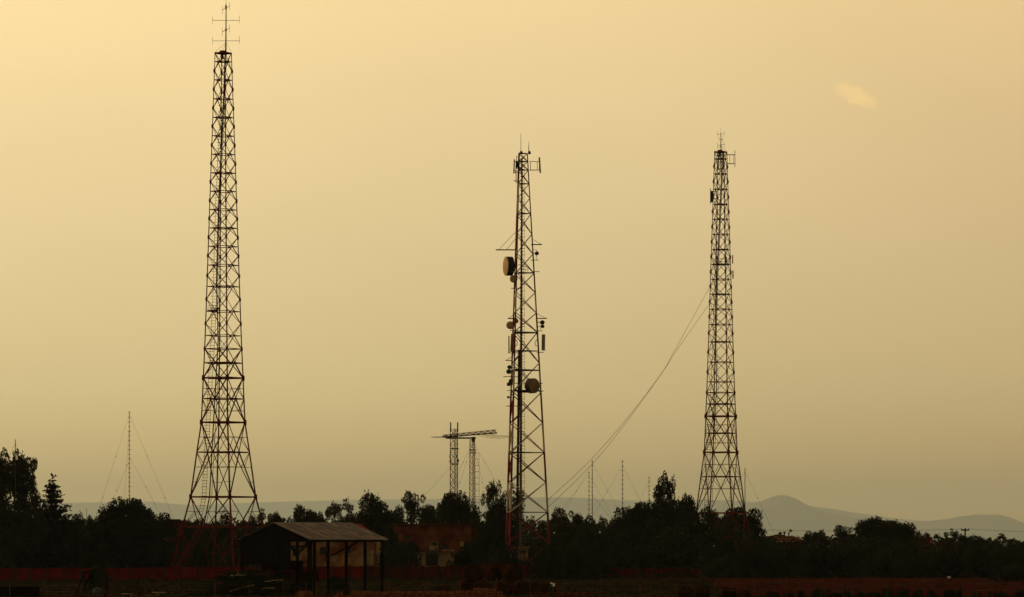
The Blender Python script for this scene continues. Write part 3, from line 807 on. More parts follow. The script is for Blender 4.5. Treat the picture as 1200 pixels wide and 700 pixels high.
def tree(name, px, ytop, hw, D, kind, label, group, mk='leaf', cat='tree', var=None, rz=None, lean=0.0):
    TN[0] += 1
    v = (TN[0] * 7) % SPEC[kind][2] if var is None else var
    g = P(px, 0, D); g.z = ground_z(D) - 0.05
    H = P(px, ytop + ((5 if kind == 'broad' else 3) if D > 400 else 0), D).z - g.z; W = hw * D / F
    t = thing(name, g, label, cat, group)
    cm, tm = crown(kind, v, mk)
    a = (TN[0] * 2.399) % 6.28 if rz is None else rz
    for nm, me in (('crown', cm), ('trunk', tm)):
        o = bpy.data.objects.new(nm, me); COL.objects.link(o); o.parent = t
        o.scale = (W, W, H); o.rotation_euler = (0, lean, a)
    return t
GT = 'trees of the dark skyline'
GB = 'bushes of the black undergrowth'
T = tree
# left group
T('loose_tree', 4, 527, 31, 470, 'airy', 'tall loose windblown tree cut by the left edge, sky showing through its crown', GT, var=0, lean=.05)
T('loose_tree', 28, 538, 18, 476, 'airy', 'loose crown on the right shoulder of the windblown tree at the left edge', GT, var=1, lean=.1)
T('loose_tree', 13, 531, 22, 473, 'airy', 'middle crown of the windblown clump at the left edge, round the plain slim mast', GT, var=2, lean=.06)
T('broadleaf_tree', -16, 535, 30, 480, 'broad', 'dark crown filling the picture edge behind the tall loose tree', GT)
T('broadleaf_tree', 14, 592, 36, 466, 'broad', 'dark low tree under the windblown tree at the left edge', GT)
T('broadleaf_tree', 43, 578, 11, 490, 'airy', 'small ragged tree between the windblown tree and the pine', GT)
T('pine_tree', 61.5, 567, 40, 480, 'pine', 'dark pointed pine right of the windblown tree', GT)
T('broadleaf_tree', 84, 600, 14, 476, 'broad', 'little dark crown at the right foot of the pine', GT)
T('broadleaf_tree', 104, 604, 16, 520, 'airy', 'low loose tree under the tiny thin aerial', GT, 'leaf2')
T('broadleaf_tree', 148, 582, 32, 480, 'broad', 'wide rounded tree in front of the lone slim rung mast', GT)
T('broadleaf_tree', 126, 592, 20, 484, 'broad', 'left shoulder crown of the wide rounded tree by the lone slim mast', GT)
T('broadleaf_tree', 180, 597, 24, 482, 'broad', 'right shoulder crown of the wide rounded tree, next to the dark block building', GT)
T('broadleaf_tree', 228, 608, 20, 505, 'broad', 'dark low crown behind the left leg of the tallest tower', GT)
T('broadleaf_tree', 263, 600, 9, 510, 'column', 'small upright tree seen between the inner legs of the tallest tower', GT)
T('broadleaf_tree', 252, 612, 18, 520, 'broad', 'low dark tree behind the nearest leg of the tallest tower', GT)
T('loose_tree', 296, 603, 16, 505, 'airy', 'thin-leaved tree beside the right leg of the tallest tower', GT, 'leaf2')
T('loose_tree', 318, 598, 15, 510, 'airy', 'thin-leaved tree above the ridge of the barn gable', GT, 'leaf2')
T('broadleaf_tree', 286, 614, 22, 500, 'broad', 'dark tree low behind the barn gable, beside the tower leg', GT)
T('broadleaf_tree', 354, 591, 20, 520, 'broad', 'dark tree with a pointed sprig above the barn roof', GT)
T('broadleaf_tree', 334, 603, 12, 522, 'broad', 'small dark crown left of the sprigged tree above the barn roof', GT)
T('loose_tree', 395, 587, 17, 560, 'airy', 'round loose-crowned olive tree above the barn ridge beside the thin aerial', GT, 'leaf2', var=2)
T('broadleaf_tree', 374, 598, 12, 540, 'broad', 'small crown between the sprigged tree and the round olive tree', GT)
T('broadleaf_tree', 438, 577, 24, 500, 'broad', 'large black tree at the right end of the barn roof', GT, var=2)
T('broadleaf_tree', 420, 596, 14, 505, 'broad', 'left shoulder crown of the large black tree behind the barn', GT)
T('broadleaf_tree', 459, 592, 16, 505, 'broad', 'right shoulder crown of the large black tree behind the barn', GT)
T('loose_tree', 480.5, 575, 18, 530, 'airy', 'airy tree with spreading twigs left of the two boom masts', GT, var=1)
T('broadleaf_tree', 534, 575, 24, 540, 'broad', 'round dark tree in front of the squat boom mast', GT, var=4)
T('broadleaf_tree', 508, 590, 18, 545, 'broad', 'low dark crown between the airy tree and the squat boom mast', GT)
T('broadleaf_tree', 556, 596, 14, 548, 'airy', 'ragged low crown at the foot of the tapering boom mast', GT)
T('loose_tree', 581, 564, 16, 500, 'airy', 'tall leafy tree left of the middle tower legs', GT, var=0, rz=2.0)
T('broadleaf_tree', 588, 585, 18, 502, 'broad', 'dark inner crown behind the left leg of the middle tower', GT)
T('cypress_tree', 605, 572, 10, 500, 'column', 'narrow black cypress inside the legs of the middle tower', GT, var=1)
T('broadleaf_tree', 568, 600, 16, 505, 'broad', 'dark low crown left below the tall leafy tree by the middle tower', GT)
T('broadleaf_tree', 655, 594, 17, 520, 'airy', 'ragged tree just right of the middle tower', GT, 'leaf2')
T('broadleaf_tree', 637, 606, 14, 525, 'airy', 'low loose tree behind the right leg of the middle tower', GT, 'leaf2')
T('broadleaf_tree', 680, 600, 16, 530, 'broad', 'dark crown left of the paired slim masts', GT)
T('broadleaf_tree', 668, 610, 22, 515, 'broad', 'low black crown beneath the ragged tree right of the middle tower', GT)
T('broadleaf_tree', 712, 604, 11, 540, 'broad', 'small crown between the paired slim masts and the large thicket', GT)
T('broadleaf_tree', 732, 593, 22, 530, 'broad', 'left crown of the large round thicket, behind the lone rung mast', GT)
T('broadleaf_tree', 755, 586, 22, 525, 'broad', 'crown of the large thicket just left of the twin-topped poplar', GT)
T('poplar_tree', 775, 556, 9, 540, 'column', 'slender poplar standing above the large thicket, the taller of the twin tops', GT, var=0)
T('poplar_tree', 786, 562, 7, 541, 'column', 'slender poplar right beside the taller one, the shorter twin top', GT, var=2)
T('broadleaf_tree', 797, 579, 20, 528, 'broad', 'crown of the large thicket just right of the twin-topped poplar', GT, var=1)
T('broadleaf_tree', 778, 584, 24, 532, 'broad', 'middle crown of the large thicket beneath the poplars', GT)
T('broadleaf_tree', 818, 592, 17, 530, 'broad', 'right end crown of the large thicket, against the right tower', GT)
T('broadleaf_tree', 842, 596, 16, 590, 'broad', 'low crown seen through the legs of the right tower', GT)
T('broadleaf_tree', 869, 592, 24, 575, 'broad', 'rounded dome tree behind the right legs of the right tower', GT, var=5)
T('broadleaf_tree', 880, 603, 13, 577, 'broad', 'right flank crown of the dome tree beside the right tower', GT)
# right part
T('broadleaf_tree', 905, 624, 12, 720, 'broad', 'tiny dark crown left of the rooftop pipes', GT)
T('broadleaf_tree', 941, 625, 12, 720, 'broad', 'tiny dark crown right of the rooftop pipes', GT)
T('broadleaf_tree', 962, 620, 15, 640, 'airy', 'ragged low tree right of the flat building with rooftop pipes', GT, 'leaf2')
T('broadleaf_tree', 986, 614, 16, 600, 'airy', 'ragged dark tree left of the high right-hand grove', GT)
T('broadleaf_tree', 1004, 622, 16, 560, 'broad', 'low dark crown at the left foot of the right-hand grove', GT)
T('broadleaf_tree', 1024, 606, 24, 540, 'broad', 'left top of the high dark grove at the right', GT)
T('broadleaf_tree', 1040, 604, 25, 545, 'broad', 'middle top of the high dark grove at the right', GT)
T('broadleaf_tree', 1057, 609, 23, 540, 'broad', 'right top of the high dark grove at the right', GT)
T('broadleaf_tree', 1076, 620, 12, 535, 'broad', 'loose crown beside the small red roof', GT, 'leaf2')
T('broadleaf_tree', 1100, 630, 18, 530, 'broad', 'brownish rounded tree under the small red roof', GT, 'leaf3')
T('broadleaf_tree', 1120, 620, 12, 545, 'airy', 'dark tree left of the pole with crossarm', GT)
T('broadleaf_tree', 1133, 626, 11, 545, 'broad', 'dark crown wrapped round the pole with crossarm', GT)
T('broadleaf_tree', 1148, 627, 13, 545, 'broad', 'dark crown right of the pole with crossarm', GT)
T('broadleaf_tree', 1170, 631, 15, 560, 'airy', 'loose olive crown second from the right edge', GT, 'leaf2')
T('broadleaf_tree', 1190, 637, 16, 640, 'broad', 'pale olive crown at the right edge', GT, 'leaf2')
T('broadleaf_tree', 1222, 628, 20, 600, 'broad', 'pale olive crown cut by the right edge', GT, 'leaf2')

# low bushes behind and in front of the fence
rb = random.Random(11)
LM = ['at the left picture edge', 'under the windblown tree', 'below the pine', 'below the tiny thin aerial', 'left below the wide rounded tree', 'below the lone slim mast',
      'below the dark block building', 'at the left leg of the tallest tower', 'between the legs of the tallest tower', 'at the right leg of the tallest tower', 'behind the barn gable boards',
      'behind the left slope of the barn', None, None, None, 'right of the plastered house', None, None, None, None, 'below the tall leafy tree', None,
      'below the ragged tree by the middle tower', 'below the long low shed', 'under the paired slim masts', 'left below the lone rung mast', 'below the large thicket', 'below the twin-topped poplar',
      'right below the large thicket', 'inside the left legs of the right tower', 'inside the right legs of the right tower', 'below the dome tree', 'below the rooftop pipes', 'right of the flat brown building',
      'below the ragged low trees', 'left below the high grove', 'below the middle of the high grove', 'right below the high grove', 'below the small red roof', 'left below the pole with crossarm',
      'right below the pole with crossarm', 'below the loose olive crown near the right edge', 'below the pale olive crown at the right edge', 'at the right picture edge']
for i, lm in enumerate(LM):
    xb = -18 + i * 29
    if lm is None: continue
    off = 12 if xb > 1075 else (9 if xb > 885 else 0)
    T('bush', xb + rb.uniform(-4, 4), 627 + off + rb.uniform(-5, 5), rb.uniform(24, 29), (533 if 680 < xb < 836 else 486) + rb.uniform(-2, 2), 'bush', 'low black bush ' + lm, GB, cat='bush')
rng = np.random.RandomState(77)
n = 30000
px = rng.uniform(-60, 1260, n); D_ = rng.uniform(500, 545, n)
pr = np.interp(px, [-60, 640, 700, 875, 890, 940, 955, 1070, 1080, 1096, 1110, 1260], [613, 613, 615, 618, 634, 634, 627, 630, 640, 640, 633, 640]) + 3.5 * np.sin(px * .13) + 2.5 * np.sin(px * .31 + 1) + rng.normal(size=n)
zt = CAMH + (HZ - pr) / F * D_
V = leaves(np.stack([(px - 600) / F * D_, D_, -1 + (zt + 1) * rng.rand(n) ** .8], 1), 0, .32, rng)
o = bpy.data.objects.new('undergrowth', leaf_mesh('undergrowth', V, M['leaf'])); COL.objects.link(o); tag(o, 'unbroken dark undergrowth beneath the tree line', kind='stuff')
T('bush', 461, 615, 17, 476, 'bush', 'tall black bush hiding the left end of the brick building', GB, cat='bush')
T('bush', 478, 628, 16, 474, 'bush', 'black bush in front of the brick building, left of the dark garage opening', GB, cat='bush')
T('bush', 570, 618, 22, 482, 'bush', 'tall dark bush between the brick building and the middle tower', GB, cat='bush')
T('bush', 590, 634, 15, 463, 'bush', 'dark bush at the left foot of the middle tower', GB, cat='bush')
T('bush', 608, 651.5, 17, 465, 'bush', 'black bush hiding the foot of the pale hut', GB, cat='bush')
T('bush', 527, 655, 8, 470, 'bush', 'small bush before the cream wall of the garage annex', GB, cat='bush')
for i, (x, y, hw, D, lab) in enumerate([
    (643, 635, 22, 464, 'black bush under the right leg of the middle tower'),
    (674, 645, 26, 466, 'black bush breaking the fence line, right of the middle tower'),
    (700, 646, 22, 470, 'black bush where the fence reappears'),
    (742, 646, 30, 534, 'black bush on the far bank left of the right tower'),
    (785, 644, 30, 534, 'black bush in front of the large thicket'),
    (815, 640, 26, 534, 'brown-tipped bush at the left foot of the right tower'),
    (850, 647, 26, 474, 'black bush in front of the right tower legs'),
    (884, 646, 28, 468, 'black bush where the fence ends at the right'),
    (912, 654, 22, 470, 'black bush below the flat building with rooftop pipes'),
    (960, 645, 26, 520, 'olive-rimmed bush right of the flat building'),
    (1000, 648, 26, 520, 'dark bush beneath the left of the right-hand grove'),
    (1050, 650, 28, 520, 'dark bush beneath the right-hand grove'),
    (1085, 654, 22, 520, 'dark bush beneath the brownish tree'),
    (1140, 652, 24, 520, 'dark bush beneath the pole with crossarm'),
    (1184, 660, 23, 430, 'rounded jet black bush near the right edge')]):
    T('bush', x, y, hw, D, 'bush', lab, GB, 'leaf3' if 'brown-tipped' in lab else 'leaf', cat='bush')

# far wood behind everything: a mass
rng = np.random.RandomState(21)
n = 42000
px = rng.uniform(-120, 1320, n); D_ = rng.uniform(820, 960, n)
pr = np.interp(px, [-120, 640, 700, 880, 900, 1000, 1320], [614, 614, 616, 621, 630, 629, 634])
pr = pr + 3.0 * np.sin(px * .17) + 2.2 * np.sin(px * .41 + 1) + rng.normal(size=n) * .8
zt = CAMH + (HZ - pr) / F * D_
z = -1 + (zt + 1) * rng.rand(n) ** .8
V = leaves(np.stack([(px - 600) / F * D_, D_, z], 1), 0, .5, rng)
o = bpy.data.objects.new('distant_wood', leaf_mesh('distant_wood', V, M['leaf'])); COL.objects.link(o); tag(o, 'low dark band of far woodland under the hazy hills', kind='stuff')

# grass and weeds
n = 16000
px = rng.uniform(-30, 1230, n); D_ = 300 + 135 * rng.rand(n) ** .8
gz = np.zeros(n)
V = leaves(np.stack([(px - 600) / F * D_, D_, gz + .1 * rng.rand(n)], 1), 0, .12, rng)
o = bpy.data.objects.new('grass', leaf_mesh('grass', V, M['grass'])); COL.objects.link(o); tag(o, 'sparse dark grass over the farmyard ground', kind='stuff')
n = 6000
px = rng.uniform(-30, 860, n); D_ = np.interp(px, [-30, 620, 860], [427, 460, 520]) - rng.rand(n) * 5
V = leaves(np.stack([(px - 600) / F * D_, D_, .35 * rng.rand(n) ** 2], 1), 0, .13, rng)
o = bpy.data.objects.new('weeds', leaf_mesh('weeds', V, M['leaf'])); COL.objects.link(o); tag(o, 'dark weeds along the foot of the fence', kind='stuff')

n = 5000
px = rng.uniform(915, 1250, n); D_ = 498 - 6 * rng.rand(n)
hh = .5 + .45 * np.sin(px * .21) + .35 * np.sin(px * .57 + 2)
V = leaves(np.stack([(px - 600) / F * D_, D_, ground_z(497) + np.clip(hh, .1, 1.3) * rng.rand(n) ** 1.5], 1), 0, .15, rng)
o = bpy.data.objects.new('weeds', leaf_mesh('weeds', V, M['leaf3'])); COL.objects.link(o); tag(o, 'ragged brown weeds along the earth bank', kind='stuff')
n = 9000
cxs = rng.uniform(-20, 1220, 150); cds = 300 + 130 * rng.rand(150) ** 1.3; q = rng.randint(0, 150, n)
D_ = cds[q] + rng.normal(0, .35, n); X_ = (cxs[q] - 600) / F * cds[q] + rng.normal(0, .35, n)
V = leaves(np.stack([X_, D_, .45 * rng.rand(n) ** 1.7], 1), 0, .09, rng)
o = bpy.data.objects.new('grass', leaf_mesh('grass', V, M['grass'])); COL.objects.link(o); tag(o, 'taller tufts of dark grass scattered over the farmyard', kind='stuff')

# ------------------------------------------------------------------ soil bank on the right
m = MB(); xs = np.linspace(905, 1300, 60); prof = [(500, 0.0), (509, .30), (517, .42), (528, .36), (540, .0)]
rn = np.random.RandomState(8)
for (D, h) in prof:
    for x in xs:
        e = min(1, (x - 905) / 30.0)
        m.v.append(((x - 600) / F * D, D, ground_z(D) + (h + .12 * (h > 0) * rn.rand() + .45 * (h > 0)) * e + .004 - (0.1 if h == 0 else 0)))
for j in range(4):
    for i in range(59):
        a = j * 60 + i; m.f.append((a, a + 1, a + 61, a + 60))
m.build('earth_bank', M['soil'], kind='structure')
m = MB(); xs = np.linspace(850, 1300, 50)
for (D, s) in ((306, 0), (360, 0), (420, 0), (470, 0)):
    for i, x in enumerate(xs):
        m.v.append(((x - 600 + (D - 306) * -.15) / F * D, D, .09 + .03 * rn.rand()))
for j in range(3):
    for i in range(49):
        a = j * 50 + i; m.f.append((a, a + 1, a + 51, a + 50))
m.build('ploughed_soil', M['soil'], kind='structure')

# ------------------------------------------------------------------ fence
def fence_line(x0, x1, step, D0, D1, h0, h1, label, boards=False):
    n = max(1, int(round((x1 - x0) / step)))
    base = P((x0 + x1) / 2, 0, (D0 + D1) / 2); base.z = 0
    t = thing('panel_fence' if not boards else 'board_fence', base, label, 'fence')
    r = random.Random(int(x0 + 50))
    for i in range(n + 1):
        f = i / n; D = D0 + (D1 - D0) * f; h = h0 + (h1 - h0) * f
        a = P(x0 + (x1 - x0) * f, 0, D); a.z = ground_z(D)
        post_h = h + .14 + r.uniform(-.03, .04)
        block(a + Vector((0, -.06, post_h / 2)), (.17, .16, post_h), 'fpost', t, 'post')
        if i < n:
            f2 = (i + 1) / n; D2 = D0 + (D1 - D0) * f2
            b = P(x0 + (x1 - x0) * f2, 0, D2); b.z = ground_z(D2)
            d = b - a; ang = math.atan2(d.y, d.x); c = (a + b) / 2
            if not boards:
                dh = r.uniform(-.04, .03)
                hh = h + dh
                o = block(c + Vector((0, 0, hh / 2)), (d.length - .1, .06, hh), 'fence', t, 'panel', ang)
            else:
                nb = 5; L_ = d.length
                for q in range(nb):
                    if r.random() < .07: continue
                    cc = a + d * ((q + .5) / nb); hh = h + r.uniform(-.14, .05)
                    block(cc + Vector((0, r.uniform(-.02, .02), hh / 2 + .05)), (L_ / nb - .03, .035, hh), 'board', t, 'board', ang)
    return t
fence_line(-24, 430, 19.6, 430, 449, 1.50, 1.66, 'long red-brown panel fence across the left, in front of the tallest tower')
fence_line(431.5, 556, 20.5, 449.5, 457, 1.66, 1.66, 'stretch of upright red-brown boards in front of the brick building', True)
fence_line(557.5, 664, 13.3, 457.5, 468, 1.75, 1.75, 'red-brown panel fence below the middle tower, behind the round bales')
fence_line(690, 832, 12.6, 500, 524, 1.55, 1.62, 'lower red-brown panel fence stretch left of the right tower')

# ------------------------------------------------------------------ buildings
def wallbox(name, x0, x1, ytop, D, depth, mk, parent, rz=0):
    a, b = P(x0, ytop, D), P(x1, ytop, D); z0 = ground_z(D) - .2
    m = MB(); m.box(((a.x + b.x) / 2, D + depth / 2, (a.z + z0) / 2), (b.x - a.x, depth, a.z - z0)); return m.build(name, M[mk], parent)
def rect(name, x0, x1, y0, y1, D, mk, parent, proud=.05, th=.08, label=None):
    a, b = P(x0, y0, D), P(x1, y1, D)
    m = MB(); m.box(((a.x + b.x) / 2, D - proud, (a.z + b.z) / 2), (b.x - a.x, th, a.z - b.z)); return m.build(name, M[mk], parent, label=label)
def window(x0, x1, y0, y1, D, parent, frame='brownwall'):
    w = rect('window', x0, x1, y0, y1, D, frame, parent, .03, .06)
    k = .45
    rect('pane', x0 + k, (x0 + x1) / 2 - .2, y0 + k, y1 - k, D, 'glass', w, .075, .02); rect('pane', (x0 + x1) / 2 + .2, x1 - k, y0 + k, y1 - k, D, 'glass', w, .075, .02)
    return w
# house seen through the barn posts
D = 480; hb = P(394, 0, D); hb.z = 0
h1 = thing('house', hb, 'plastered house with peeling red and yellow wall, seen through the barn posts', 'house')
wallbox('wall', 336, 441, 631, D, 7, 'plaster', h1)
wallbox('side_wall', 441.2, 449.2, 628.5, D - .8, 7, 'cream', h1)
m = MB(); a, b = P(334, 631, D - .4), P(443, 631, D - .4)
zr = P(0, 614, D).z; m.add([(a.x, a.y, a.z), (b.x, b.y, b.z), (b.x - 2.2, D + 3.5, zr), (a.x + 2.2, D + 3.5, zr), (b.x, D + 7.4, a.z), (a.x, D + 7.4, a.z)], [(0, 1, 2, 3), (3, 2, 4, 5), (1, 4, 2), (0, 3, 5), (0, 5, 4, 1)])
m.build('roof', M['tile'], h1)
window(343, 350.5, 643, 652, D, h1); window(375, 383, 641, 650, D, h1); window(404, 411, 640, 648, D, h1)
rect('door', 434, 437.5, 645, 662, D, 'cream', h1, label='pale narrow door')
rect('ledge', 335, 363, 640.3, 641.6, D, 'brownwall', h1, .2, .35)
rect('downpipe', 428, 429, 632, 664, D, 'fpost', h1, .1, .1)
rect('plinth', 336, 440, 664, 678, D, 'brownwall', h1, .06, .1)
# brick building with garage annex
D = 490; hb = P(512, 0, D); hb.z = ground_z(D)
h2 = thing('brick_building', hb, 'flat-topped red-brown brick building with a cream garage annex, left of the middle tower', 'building')
wallbox('wall', 461, 552, 615.4, D, 8, 'brick', h2)
wallbox('side_wall', 552.2, 559, 619, D + 1, 7, 'brownwall', h2)
rect('cornice', 460, 553, 613.8, 615.6, D, 'brownwall', h2, .1, .5)
w = rect('window', 503.4, 513.2, 634.8, 645, D, 'cream', h2, .08, .12, 'window with a pale lower panel')
rect('pane', 504.6, 512.4, 635.4, 639.6, D, 'glass', w, .16, .03)
rect('air_vent', 509.6, 512, 641.4, 644, D, 'glass', w, .17, .05)
window(516.4, 524, 637.6, 643, D, h2); window(518, 522.4, 629.6, 633.4, D, h2); window(534.6, 537.6, 627.6, 631, D, h2); window(534.8, 537.6, 632, 635, D, h2)
rect('door', 539, 543.2, 635, 652.6, D, 'cream', h2, .06, .1, 'tall narrow pale door')
rect('drainpipe', 547.5, 548.6, 626, 660, D, 'iron_dark', h2, .1, .1)
an = 486
wa = wallbox('annex_wall', 484, 531, 647, an - 1, 4, 'cream', h2)
rect('garage_opening', 499, 513.6, 649.4, 662.8, an - 1, 'glass', h2, .03, .06)
rect('garage_opening', 528.4, 531.4, 648, 653, an - 1, 'glass', h2, .03, .06)
rect('annex_roof', 496, 518, 645.2, 646.6, an - 1, 'iron_dark', h2, .3, 1.2); rect('annex_roof', 518.3, 532, 644.4, 645.8, an - 1, 'cream', h2, .2, .8)
# dark block left of the tallest tower
D = 500; h3 = thing('block_building', Vector((P(203, 0, D).x, D, ground_z(D))), 'dark flat-roofed block left of the tallest tower, above the trees', 'building')
wallbox('wall', 194.5, 211, 609.8, D, 4, 'brownwall', h3); rect('parapet', 194, 211.5, 608.6, 609.9, D, 'fpost', h3, .05, .4)
window(198, 201.5, 615, 619, D, h3); window(204.5, 208, 615, 619, D, h3)
# low pale building pieces around the middle tower
D = 474; h4 = thing('kiosk', Vector((P(608, 0, D).x, D, ground_z(D))), 'low pale hut with a dark window at the foot of the middle tower', 'hut')
wallbox('wall', 598.5, 619, 642.4, D, 3, 'cream', h4); rect('roof_slab', 596.5, 621, 640.8, 642.4, D, 'cream', h4, .2, .8); window(608.6, 616, 645.2, 649.6, D, h4)
D = 560; h5 = thing('flat_shed', Vector((P(680, 0, D).x, D, ground_z(D))), 'long low shed with a pale roof edge, left of the paired slim masts', 'shed')
wallbox('wall', 622, 702, 638.2, D, 6, 'brownwall', h5); rect('roof_edge', 666, 686, 636.4, 638, D, 'straw', h5, .1, .5, 'pale end of the roof edge'); rect('roof_edge', 622, 665.8, 636.8, 638.2, D, 'brownwall', h5, .1, .5)
rect('door', 694.6, 700, 640, 650, D, 'board', h5)
D = 640; h6 = thing('flat_building', Vector((P(915, 0, D).x, D, ground_z(D))), 'low brown building with rooftop pipes and a small dish, beyond the right tower', 'building')
wallbox('wall', 888, 942, 634.6, D, 8, 'brownwall', h6); rect('eave', 900, 932, 634.2, 635.3, D, 'straw', h6, .1, .4)
m = MB(); a = P(887, 634, D); b = P(943, 634, D); zr = P(0, 628.2, D).z
m.add([(a.x, D - .3, a.z), (b.x, D - .3, b.z), (b.x - 1.5, D + 4, zr), (a.x + 1.5, D + 4, zr), (b.x, D + 8.3, a.z), (a.x, D + 8.3, a.z)], [(0, 1, 2, 3), (3, 2, 4, 5), (1, 4, 2), (0, 3, 5), (0, 5, 4, 1)]); m.build('roof', M['brownwall'], h6)
for (x, yt, w) in ((914.3, 625, .4), (919.2, 623.8, .28), (924, 624.6, .16)):
    m = MB(); a = P(x, 631, D + 2.5); b = P(x, yt, D + 2.5); m.tube([a, b], w / 2, 6); m.box(b, (w * 1.5, w * 1.5, .2)); m.build('chimney', M['dark'], h6)
m = MB(); c = P(926, 622.6, D + 2.5); m.tube([c + Vector((-.1, .1, -.1)), c, c + Vector((.12, -.12, .12))], [.05, .2, .28], 10); m.tube([c, P(924.4, 631, D + 2.5)], .04, 4); m.build('roof_dish', M['dark'], h6)
m = MB(); a = P(925, 634, D - .6)
m.add([(a.x, a.y, a.z), (a.x + 1.2, a.y, a.z), (a.x + .55, a.y, a.z + .42), (a.x, a.y + 3, a.z), (a.x + 1.2, a.y + 3, a.z), (a.x + .55, a.y + 3, a.z + .42)], [(0, 1, 2), (0, 2, 5, 3), (1, 4, 5, 2), (3, 5, 4), (0, 3, 4, 1)]); m.build('dormer', M['brick'], h6)
def small_house(x0, x1, ye, yr, D, wk, rk, label):
    h = thing('house', Vector((P((x0 + x1) / 2, 0, D).x, D, ground_z(D))), label, 'house')
    wallbox('wall', x0 + .6, x1 - .6, ye, D, 6, wk, h)
    a, b = P(x0, ye, D), P(x1, ye, D); zr = P(0, yr, D).z; m = MB()
    m.add([(a.x, D - .4, a.z), (b.x, D - .4, b.z), (b.x, D + 3, zr), (a.x, D + 3, zr), (b.x, D + 6.4, a.z), (a.x, D + 6.4, a.z)], [(0, 1, 2, 3), (3, 2, 4, 5), (1, 4, 2), (0, 3, 5), (0, 5, 4, 1)])
    r = m.build('roof', M[rk], h)
    m = MB(); c = P((x0 * .5 + x1 * .5), yr, D + 3); m.box(c + Vector((0, 0, .1)), (.4, .4, 1.2)); m.build('chimney', M['brick'], r)
    window((x0 + x1) / 2 - 2, (x0 + x1) / 2 + 2, ye + 2, ye + 6, D, h)
small_house(1080.5, 1093.5, 638, 630, 700, 'brownwall', 'tile', 'house with a small bright red roof among the trees of the right-hand grove')
small_house(1110, 1122, 660, 654, 508, 'cream', 'cream', 'small pale gabled shed half hidden under the trees at the right')
small_house(1189, 1199, 644, 641, 640, 'cream', 'cream', 'tiny pale roofed house at the right edge')
small_house(1029, 1046, 671, 666, 500, 'board', 'tile', 'small dark red shed above the earth bank at the right')
m = MB(); m.box(P(1112, 677, 470), (.42, .04, .32)); m.box(P(1112, 681, 470), (.05, .05, .7)); build_thing(m, 'notice_board', M['whiteb'], 'small white board standing on the red earth at the right', 'sign')

# power pole and wires
D = 560
pp = thing('utility_pole', Vector((P(1131, 0, D).x, D, -1)), 'dark utility pole with a short crossarm rising from the trees at the right', 'utility pole')
m = MB(); m.tube([Vector((pp.location.x, D, -1)), P(1131, 619, D)], [.16, .11], 8); m.build('pole', M['timber'], pp)
m = MB(); m.box(P(1131, 621.4, D), (1.15, .16, .2)); m.build('crossarm', M['timber'], pp)
for x in (1127, 1131, 1135):
    m = MB(); m.tube([P(x, 621.4, D), P(x, 619.4, D)], [.09, .06], 6); m.build('insulator', M['dark'], pp)
D2 = 600
p2 = thing('utility_pole', Vector((P(884, 0, D2).x, D2, -1)), 'utility pole hidden in the dome tree by the right tower', 'utility pole')
m = MB(); m.tube([Vector((p2.location.x, D2, -1)), P(884, 619.5, D2)], [.16, .11], 8); m.build('pole', M['timber'], p2)
m = MB(); m.box(P(884, 621, D2), (1.2, .16, .18)); m.build('crossarm', M['timber'], p2)
p3 = thing('utility_pole', Vector((P(1172, 0, 600).x, 600, -1)), 'thin pole tip above the loose olive tree near the right edge', 'utility pole')
m = MB(); m.tube([Vector((p3.location.x, 600, -1)), P(1172, 629, 600)], [.12, .08], 8); m.build('pole', M['timber'], p3)
m = MB(); m.box(P(1172, 630.5, 600), (.7, .12, .14)); m.build('crossarm', M['timber'], p3)
for dy, lab in ((0, 'thin overhead wire from the right-hand utility pole leftwards over the grove'), ):
    m = MB(); m.tube(sag(P(1127, 620, 560), P(884, 620.5, 600), .32, 16), .022, 3); build_thing(m, 'overhead_wire', M['wire'], lab, 'wire')
m = MB(); m.tube(sag(P(1135, 620, 560), P(1330, 628, 540), .12, 10), .022, 3); build_thing(m, 'overhead_wire', M['wire'], 'thin overhead wire from the utility pole out past the right edge', 'wire')

# ------------------------------------------------------------------ open barn
D0 = 318.0
Nn = P(363, 0, D0); Nn.z = 0
barn = thing('open_barn', Nn, 'open-sided pole barn with a corrugated gable roof and black boarded gable', 'barn')
U = Vector((-.7071, .7071, 0)); Vv = Vector((.7071, .7071, 0)); WB, LB = 8.4, 8.1
EAVE, RID = 4.55, 5.85
def B(u, v, z): return Nn + U * u + Vv * v + Vector((0, 0, z))
posts = [(0, 0), (0, LB * .25), (0, LB * .5), (0, LB * .76), (0, LB), (WB * .18, 0), (WB * .42, 0), (WB * .68, 0), (WB, 0), (WB, LB * .5), (WB, LB)]
for (u, v) in posts:
    w = .38 if (u, v) == (0, 0) else .25
    bar(B(u, v, -.3), B(u, v, EAVE + (0 if u in (0, WB) else (RID - EAVE) * (1 - abs(u - WB / 2) / (WB / 2)) - .15)), w, 'timber', barn, 'post', 'box')
for (a, b) in [((0, 0), (0, LB)), ((WB, 0), (WB, LB)), ((0, 0), (WB, 0)), ((0, LB), (WB, LB))]:
    bar(B(a[0], a[1], EAVE - .12), B(b[0], b[1], EAVE - .12), .17, 'timber', barn, 'beam', 'box')
bar(B(WB * .18, 0, 3.2), B(0.1, -.0, 4.45), .12, 'timber', barn, 'brace', 'box'); bar(B(WB * .18, 0, 3.2), B(WB * .34, 0, 4.5), .12, 'timber', barn, 'brace', 'box')
bar(B(0, LB * .30, 3.2), B(0, LB * .68, 4.4), .11, 'timber', barn, 'brace', 'box')
bar(B(0, -.02, 4.0), B(WB * .3, -.02, 4.0), .1, 'timber', barn, 'rail', 'box')
for s in (0, 1):
    for v in (0, LB * .33, LB * .66, LB):
        bar(B(0 if s == 0 else WB, v, EAVE - .05), B(WB / 2, v, RID - .08), .13, 'timber', barn, 'rafter', 'box')
